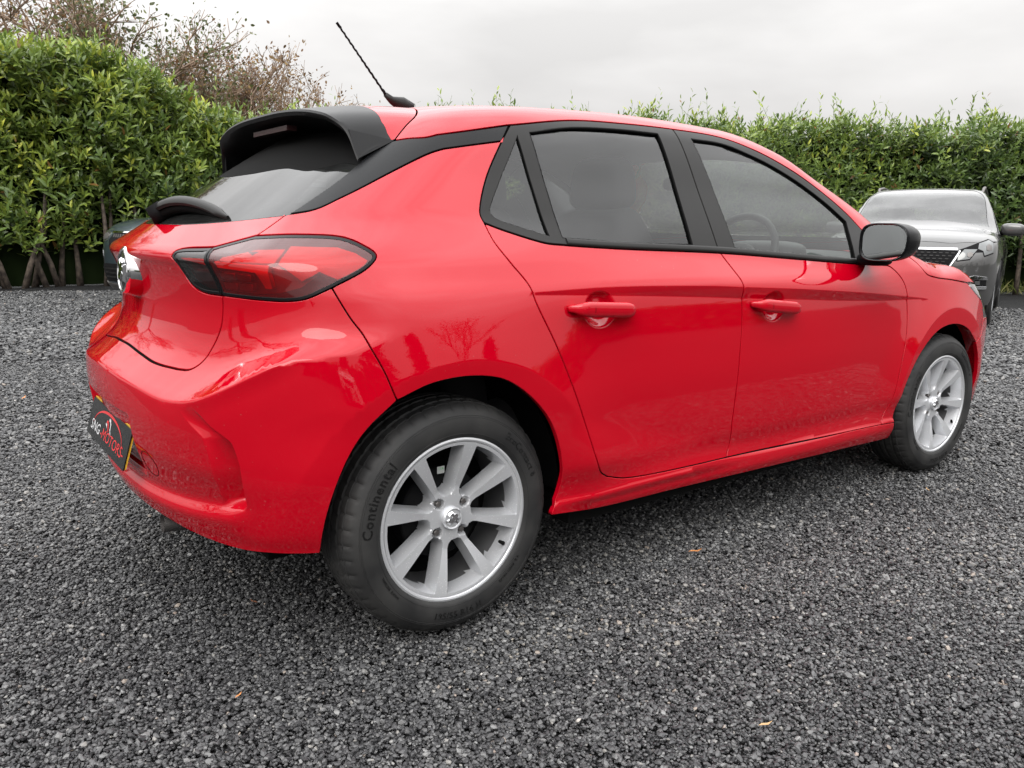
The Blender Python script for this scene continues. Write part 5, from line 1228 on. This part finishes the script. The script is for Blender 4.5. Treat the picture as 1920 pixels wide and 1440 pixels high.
hedge = empty('laurel_hedge', (0,0,0)); tag(hedge, 'tall glossy green laurel hedge running behind the parked cars', 'hedge')
# plain dark sheet standing in for the shade deep in the hedge
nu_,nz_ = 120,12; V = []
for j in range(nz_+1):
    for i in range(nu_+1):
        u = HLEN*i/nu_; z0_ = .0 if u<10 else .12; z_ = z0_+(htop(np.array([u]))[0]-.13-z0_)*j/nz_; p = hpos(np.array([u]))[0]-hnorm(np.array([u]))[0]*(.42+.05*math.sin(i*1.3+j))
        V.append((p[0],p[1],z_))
mesh('shade_core', V, [(j*(nu_+1)+i,j*(nu_+1)+i+1,(j+1)*(nu_+1)+i+1,(j+1)*(nu_+1)+i) for j in range(nz_) for i in range(nu_)], mat('hedge_shade',(.010,.016,.006),1.0,0,0,0), hedge)
def shoots(n_, u, z, depth, outward, up, L, nl, leaf_len, tint0):
    """leafy shoots: returns leaf arrays"""
    p2 = hpos(u); nr = hnorm(u); base_ = np.stack([p2[:,0]+nr[:,0]*depth, p2[:,1]+nr[:,1]*depth, z],-1)
    tg_ = np.stack([-nr[:,1],nr[:,0]],-1)
    a = rng.normal(0,.45,n_)
    d = np.stack([nr[:,0]*outward+tg_[:,0]*a, nr[:,1]*outward+tg_[:,1]*a, up],-1); d /= np.linalg.norm(d,axis=1,keepdims=True)
    P_l=[];D_l=[];U_l=[];S_l=[];T_l=[]
    sd_ = np.cross(d, np.tile([0.3,.2,1],(n_,1))); sd_ /= np.linalg.norm(sd_,axis=1,keepdims=True); s2 = np.cross(d,sd_)
    ph_ = rng.uniform(0,6.28,n_)
    for k in range(nl):
        t_ = (k+.5)/nl; an = ph_+k*2.4; rad = sd_*np.cos(an)[:,None]+s2*np.sin(an)[:,None]
        P_l.append(base_+d*(L*t_)[:,None]); op = 1.15-.75*t_
        dl = d*(1-.55*op)+rad*op*.9+rng.normal(0,.16,(n_,3)); dl[:,2] += .10
        D_l.append(dl); U_l.append(d+rng.normal(0,.25,(n_,3))); S_l.append(leaf_len*rng.uniform(.7,1.15,n_)*(1.0-.35*abs(t_-.45))); T_l.append(np.clip(tint0+.10*(t_-.5)+rng.normal(0,.07,n_),0,1))
    return np.concatenate(P_l),np.concatenate(D_l),np.concatenate(U_l),np.concatenate(S_l),np.concatenate(T_l), base_, d
n_ = 9800
u = rng.uniform(.2,HLEN-.2,n_); hz_ = htop(u); f_ = rng.beta(1.15,1.0,n_); z = .42+(hz_-.50)*f_
dpt = hbulge(u,z)+rng.uniform(-.38,.02,n_); dpt -= np.where(z<.75,(.75-z)*.35,0)
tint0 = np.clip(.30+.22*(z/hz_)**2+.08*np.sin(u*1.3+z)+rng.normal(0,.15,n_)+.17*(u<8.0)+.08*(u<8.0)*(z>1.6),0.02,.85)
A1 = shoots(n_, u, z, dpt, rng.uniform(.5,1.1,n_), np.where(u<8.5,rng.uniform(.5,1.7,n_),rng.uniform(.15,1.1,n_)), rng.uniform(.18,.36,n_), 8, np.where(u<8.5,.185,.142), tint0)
# top surface
n2_ = 2600; u2 = rng.uniform(.2,HLEN-.2,n2_); A2 = shoots(n2_, u2, htop(u2)-rng.uniform(.0,.42,n2_), rng.uniform(-.9,.05,n2_), rng.uniform(-.2,.5,n2_), np.full(n2_,1.0), rng.uniform(.15,.35,n2_), 8, np.where(u2<8.5,.165,.135), np.clip(rng.normal(.58,.10,n2_),0,.9))
# long new shoots standing proud of the top
n3_ = 150; u3 = np.sort(rng.uniform(.3,HLEN-.3,n3_)); A3 = shoots(n3_, u3, htop(u3)-.08, rng.uniform(-.5,.1,n3_), rng.uniform(-.15,.3,n3_), np.full(n3_,1.0), rng.uniform(.30,.72,n3_)*np.where(u3<8,.85,1.), 9, np.full(n3_,.125), np.clip(rng.normal(.66,.09,n3_),0,.95))
# bright yellow sprigs
u4 = np.array([5.15,5.0,4.55,4.4]); z4 = np.array([1.95,2.2,2.55,2.05]); A4 = shoots(4, u4, z4, hbulge(u4,z4)+.06, np.full(4,.6), np.full(4,.9), np.full(4,.28), 8, np.full(4,.15), np.full(4,.98))
ar = [np.concatenate([A1[k],A2[k],A3[k],A4[k]]) for k in range(5)]
ar[4] = np.where(rng.random(len(ar[4]))<.012, 0., np.maximum(ar[4],.03))
# the 300 leaves that show largest become leaves of their own, the rest one mass
cp = np.array([-1.0682,-2.4941,1.0493]); vd = ar[0]-cp; dist = np.linalg.norm(vd,axis=1)
fwv = np.array(Fw); rtv = np.array(R2); upv_ = np.array(U2); dp_ = vd@fwv; px_ = 512+805.3*(vd@rtv)/dp_; py_ = 384-805.3*(vd@upv_)/dp_
vis = (px_>4)&(px_<210)&(py_>20)&(py_<250)&(dp_>1)
nr_all = None
sc_ = np.where(vis, ar[3]/dist*rng.uniform(.9,1.0,len(dist))*(1+.5*((np.arange(len(dist))<len(A1[0])))), 0); sc_ = np.where(np.abs((ar[0][:,:2]-cp[:2])@hn*-1)>0, sc_, 0)
# prefer the outermost ones
ud_ = np.full(len(dist),0.); 
front = (ar[0][:,0]*.28+ar[0][:,1]*.96); sc_ = sc_*(1.6-.1*front+ .0)
pick = np.argsort(-sc_)[:300]; mask = np.ones(len(dist),bool); mask[pick] = False
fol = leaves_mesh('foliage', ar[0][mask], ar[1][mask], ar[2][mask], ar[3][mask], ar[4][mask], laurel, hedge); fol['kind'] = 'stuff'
lm = {}
for q in range(6):
    me_o = leaves_mesh('leaf', np.zeros((1,3)), np.array([[1.,0,0]]), np.array([[0,0,1.]]), np.ones(1), np.array([.22+.12*q]), laurel, None); lm[q] = me_o.data; bpy.data.objects.remove(me_o)
for i in pick:
    o = bpy.data.objects.new('leaf', lm[int(np.clip((ar[4][i]-.16)/.12,0,5))]); x_ = Vector(ar[1][i]).normalized(); y_ = Vector(ar[2][i]).cross(x_).normalized(); z_ = x_.cross(y_)
    mw = Matrix((x_*ar[3][i],y_*ar[3][i],z_*ar[3][i])).transposed().to_4x4(); mw.translation = ar[0][i]; o.matrix_world = mw; link(o, hedge)
# woody stems below the skirt of leaves
for k,u_ in enumerate(np.concatenate([np.linspace(.5,HLEN-.5,46),np.linspace(2.6,7.6,20)])):
    u_ = u_+random.uniform(-.2,.2); p = hpos(np.array([u_]))[0]-hnorm(np.array([u_]))[0]*random.uniform(.02,.36); ln = random.uniform(-.35,.35)
    v,f = tube([(p[0],p[1],-.03),(p[0]+ln*.3,p[1]+random.uniform(-.05,.05),.35),(p[0]+ln,p[1]+random.uniform(-.1,.1),.95),(p[0]+ln*1.2,p[1]+.05,1.5)], [random.uniform(.035,.06),.04,.03,.02], 7); mesh('stem', v, f, barkm, hedge)
# shoot stalks at the crest
vf = []
for b_,d_ in zip(A3[5],A3[6]): vf.append(tube([tuple(b_),tuple(b_+d_*.5)], [.005,.002], 4, False))
stalk = mat('green_stalk',(.10,.14,.03),.7); mesh('shoot_stalks', *merge(*vf), stalk, hedge)['kind'] = 'stuff'
# rough grass and litter at the hedge foot
ng_ = 6000; ug = rng.uniform(11,HLEN,ng_); pg = hpos(ug)+hnorm(ug)*rng.uniform(-1.6,-.05,ng_)[:,None]
grassm = leaf_mat('grass_blade', [(0,(.05,.075,.015)),(.5,(.13,.17,.03)),(1,(.30,.27,.10))], .6, .3)
o = leaves_mesh('grass', np.stack([pg[:,0],pg[:,1],np.full(ng_,-.02)],-1), np.stack([rng.normal(0,.4,ng_),rng.normal(0,.4,ng_),np.ones(ng_)],-1), rng.normal(0,1,(ng_,3)), rng.uniform(.10,.38,ng_), rng.uniform(0,1,ng_), grassm, None, .22)
tag(o, 'thin yellowish grass growing under the hedge', 'grass', None, 'stuff')
fm_ = mat('field_grass',(.10,.14,.03),.9); noise_col(fm_, (.055,.085,.02), (.17,.19,.05), 1.5, 8)
fv = [(p[0]-hn_[0]*.9,p[1]-hn_[1]*.9,-.004) for p,hn_ in ((hpos(np.array([u_]))[0],hnorm(np.array([u_]))[0]) for u_ in np.linspace(0,HLEN,30))]; fb = [(a+45,b+75,.15) for a,b,c in fv]
fo = mesh('field', fv+fb, [(i,i+1,31+i,30+i) for i in range(29)], fm_); fo['kind'] = 'structure'
# ------------------------------------------------------------------ bare and thinning trees
twigm = mat('winter_twigs', (.25,.18,.13), .85); noise_col(twigm, (.14,.095,.07), (.34,.24,.17), 3, 4)
brown = leaf_mat('dry_leaf', [(0,(.08,.048,.026)),(.5,(.20,.11,.055)),(1,(.34,.23,.10))], .7, .35); olive = leaf_mat('olive_leaf', [(0,(.05,.065,.025)),(1,(.15,.17,.06))], .6, .3)
def grow_tree(seed, h, spread, levels=5, lean=(0,0)):
    r_ = random.Random(seed); segs = []; tips = []
    def br(p, d, ln, rad, lv):
        n_s = 3; q = p
        for k in range(n_s):
            d = (d+Vector((r_.gauss(0,.16),r_.gauss(0,.16),r_.gauss(.05,.10)))).normalized(); q2 = q+d*ln/n_s
            segs.append((q,q2,rad*(1-.22*k/n_s*1.5),rad*(1-.22*(k+1)/n_s*1.5),lv)); q = q2
            if lv>0 and k>0 or lv<levels-1 and lv>0:
                if r_.random()<.75:
                    a = Vector((r_.gauss(0,1),r_.gauss(0,1),r_.gauss(.25,.5))).normalized(); br(q, (d*.55+a*spread).normalized(), ln*r_.uniform(.5,.72), rad*.5, lv+1) if lv+1<levels else tips.append((q,d))
        if lv+1<levels:
            for k in range(3 if lv<2 else 2):
                a = Vector((r_.gauss(0,1),r_.gauss(0,1),r_.gauss(.2,.5))).normalized(); br(q, (d*.75+a*spread).normalized(), ln*r_.uniform(.58,.80), rad*.62, lv+1)
        else: tips.append((q,d))
    br(Vector((0,0,-.1)), Vector((lean[0],lean[1],1)).normalized(), h*.34, h*.017, 0)
    return segs, tips
def tree_obj(name, label, loc, seed, h, spread, levels, leafm, leafn, leafs, group, lean=(0,0)):
    segs, tips = grow_tree(seed, h, spread, levels, lean)
    o = empty(name, loc); tag(o, label, 'tree', group)
    big = [s_ for s_ in segs if s_[4]<=1]; small = [s_ for s_ in segs if s_[4]>1]
    def build(ss, n_):
        V = []; Fc = []
        for a,b,ra,rb,lv in ss:
            t_ = (b-a).normalized(); x_ = t_.orthogonal().normalized(); y_ = t_.cross(x_); k0 = len(V)
            for p,rd2 in ((a,ra),(b,rb)):
                for k in range(n_): an = 2*math.pi*k/n_; V.append(p+(x_*math.cos(an)+y_*math.sin(an))*max(rd2,.0058))
            Fc += [(k0+k,k0+(k+1)%n_,k0+n_+(k+1)%n_,k0+n_+k) for k in range(n_)]
        return V, Fc
    v,f = build(big,7); mesh('trunk', v, f, barkm, o)
    v,f = build(small,3); cro = mesh('crown', v, f, twigm, o); cro['kind'] = 'stuff'
    if leafn:
        rr = np.random.default_rng(seed); idx = rr.integers(0,len(tips),leafn); pos = np.array([tuple(tips[i][0]) for i in idx])+rr.normal(0,.16,(leafn,3)); 
        lo = leaves_mesh('leaves', pos, rr.normal(0,1,(leafn,3)), rr.normal(0,1,(leafn,3)), leafs*rr.uniform(.6,1.2,leafn), rr.uniform(0,1,leafn), leafm, o, 2.0); lo['kind'] = 'stuff'
    return o, tips
G1 = 'winter trees behind the hedge'
specs = [((-3.2,17.5),1,7.9,.75,6,brown,1500,'tall twiggy tree with brown leaves at the far left behind the hedge'),
 ((.2,18.5),2,7.5,.75,6,brown,1700,'brown-leaved tree behind the hedge, second from the left edge'),
 ((2.6,17.0),3,6.9,.72,6,olive,2600,'tree with sparse olive leaves behind the highest part of the hedge'),
 ((5.0,19.5),4,6.3,.70,6,brown,1400,'bare pale-brown tree rising right of the olive-leaved one'),
 ((7.4,20.5),5,5.7,.70,6,brown,1000,'bare bushy tree behind the hedge, left of the car aerial'),
 ((9.9,21.5),6,5.2,.70,6,brown,900,'lowest bare tree behind the hedge beside the black roof spoiler'),
 ((6.3,18.8),9,5.9,.60,6,brown,1300,'thin upright bare tree behind the hedge above the spoiler tip'),
 ((8.7,20.0),10,5.4,.60,6,brown,1200,'small bare tree behind the hedge, second from the aerial'),
 ((-6.5,15.0),7,8.5,.75,6,brown,1200,'brown tree beyond the left end of the hedge')]
for (x_,y_),sd_,h_,sp_,lv_,lf_,ln_,lab in specs: tree_obj('winter_tree', lab, (x_,y_,0), sd_, h_, sp_, lv_, lf_, int(ln_*1.1), .10, G1)
# trees round the rest of the yard: they only show mirrored in the car
G2 = 'trees round the yard seen mirrored in the red car'
for k,(x_,y_,h_,lab) in enumerate([(-5.2,2.8,9.0,'bare tree mirrored in the rear screen'),(-11,8.0,8.5,'bare tree mirrored at the far edge of the tailgate'),(9.5,-17,8.5,'bare tree mirrored above the front wheel')]):
    tree_obj('yard_tree', lab, (x_,y_,0), 20+k, h_, .72, 5, brown, 500, .12, G2)
fir_m = leaf_mat('fir_needles', [(0,(.010,.022,.010)),(1,(.030,.055,.022))], .7, .1)
def fir(loc, h, seed, lab):
    rr = np.random.default_rng(seed); o = empty('fir_tree', loc); tag(o, lab, 'tree', G2)
    v,f = tube([(0,0,-.1),(0,0,h*.5),(0,0,h)], [h*.018,h*.011,.01], 8); mesh('trunk', v, f, barkm, o)
    k = int(h*230); t_ = rr.uniform(.05,1,k)**.8; z_ = h*t_; rad = (1-t_)*h*.23*rr.uniform(.15,1.0,k)**.6*(.8+.25*np.sin(z_*5)); an = rr.uniform(0,6.28,k)
    pos = np.stack([rad*np.cos(an),rad*np.sin(an),z_-rad*.25],-1); d = np.stack([np.cos(an),np.sin(an),-.25+rr.normal(0,.2,k)],-1)
    c = leaves_mesh('crown', pos, d, np.tile([0,0,1.],(k,1))+rr.normal(0,.3,(k,3)), rr.uniform(.35,.75,k), rr.uniform(0,1,k), fir_m, o, 1.3)
for k,(x_,y_,h_,lab) in enumerate([(-5.5,-17.5,3.6,'fir mirrored beside the tail lamp'),(-1.8,-18,4.6,'fir mirrored in the rear bumper corner'),(1.6,-16.5,6.2,'fir mirrored above the rear wheel arch'),(5.0,-18,5.4,'fir mirrored in the rear door'),(13,-17,5.0,'fir mirrored in the front wing')]): fir((x_,y_,0), h_, 40+k, lab)
# clipped hedge along the back of the yard
bh = empty('yard_hedge'); tag(bh, 'low dark hedge behind the camera, mirrored along the red doors', 'hedge')
kb = 9000; xb = rng.uniform(-22,30,kb); zb = rng.uniform(.1,2.3,kb); yb = -20-.08*xb+rng.uniform(0,.5,kb)+.15*np.sin(xb*2)
o = leaves_mesh('foliage', np.stack([xb,yb,zb+.12*np.sin(xb*3.1)],-1), np.stack([rng.normal(0,.6,kb),np.ones(kb)*.7,rng.normal(.2,.6,kb)],-1), rng.normal(0,1,(kb,3)), rng.uniform(.25,.45,kb), rng.uniform(.05,.5,kb), laurel, bh, 1.6); o['kind'] = 'stuff'
v,f = boxvf(-22,30,-21.0,-20.6,0,2.1); v = [(a,b-.08*a,c) for a,b,c in v]; mesh('shade_core', v, f, mat('hedge_shade',(.010,.016,.006),1.0,0,0,0), bh, smooth=False)  # dark box standing in for the shade inside this hedge
# ------------------------------------------------------------------ fallen leaves on the gravel
fallm = [mat('dead_leaf_orange',(.50,.20,.06),.6), mat('dead_leaf_brown',(.17,.07,.035),.7), mat('dead_leaf_tan',(.42,.27,.13),.7)]
for (x_,y_,s_,rz_,mi_,lab) in [(.89,-.86,.050,-.5,0,'curled orange leaf on the gravel below the rear door'),(-.60,2.89,.055,1.1,0,'small orange leaf on the gravel far left of the red car'),(-.38,-.42,.030,2.0,1,'dark brown leaf on the gravel behind the rear tyre'),(.29,-1.58,.034,-.4,2,'thin tan leaf on the gravel in the right foreground'),(-.58,-.84,.022,.5,0,'tiny orange fragment on the gravel in the left foreground'),(2.2,-1.0,.030,.9,2,'pale leaf on the gravel behind the front tyre')]:
    W = LV*np.array([s_,s_*.75,s_*2.0]); c_,s2_ = math.cos(rz_),math.sin(rz_)
    V = [(x_+a*c_-b*s2_, y_+a*s2_+b*c_, .012+abs(cc)*.8) for a,b,cc in W]; o = mesh('fallen_leaf', V, LF, fallm[mi_]); tag(o, lab, 'leaf', 'fallen leaves on the gravel')
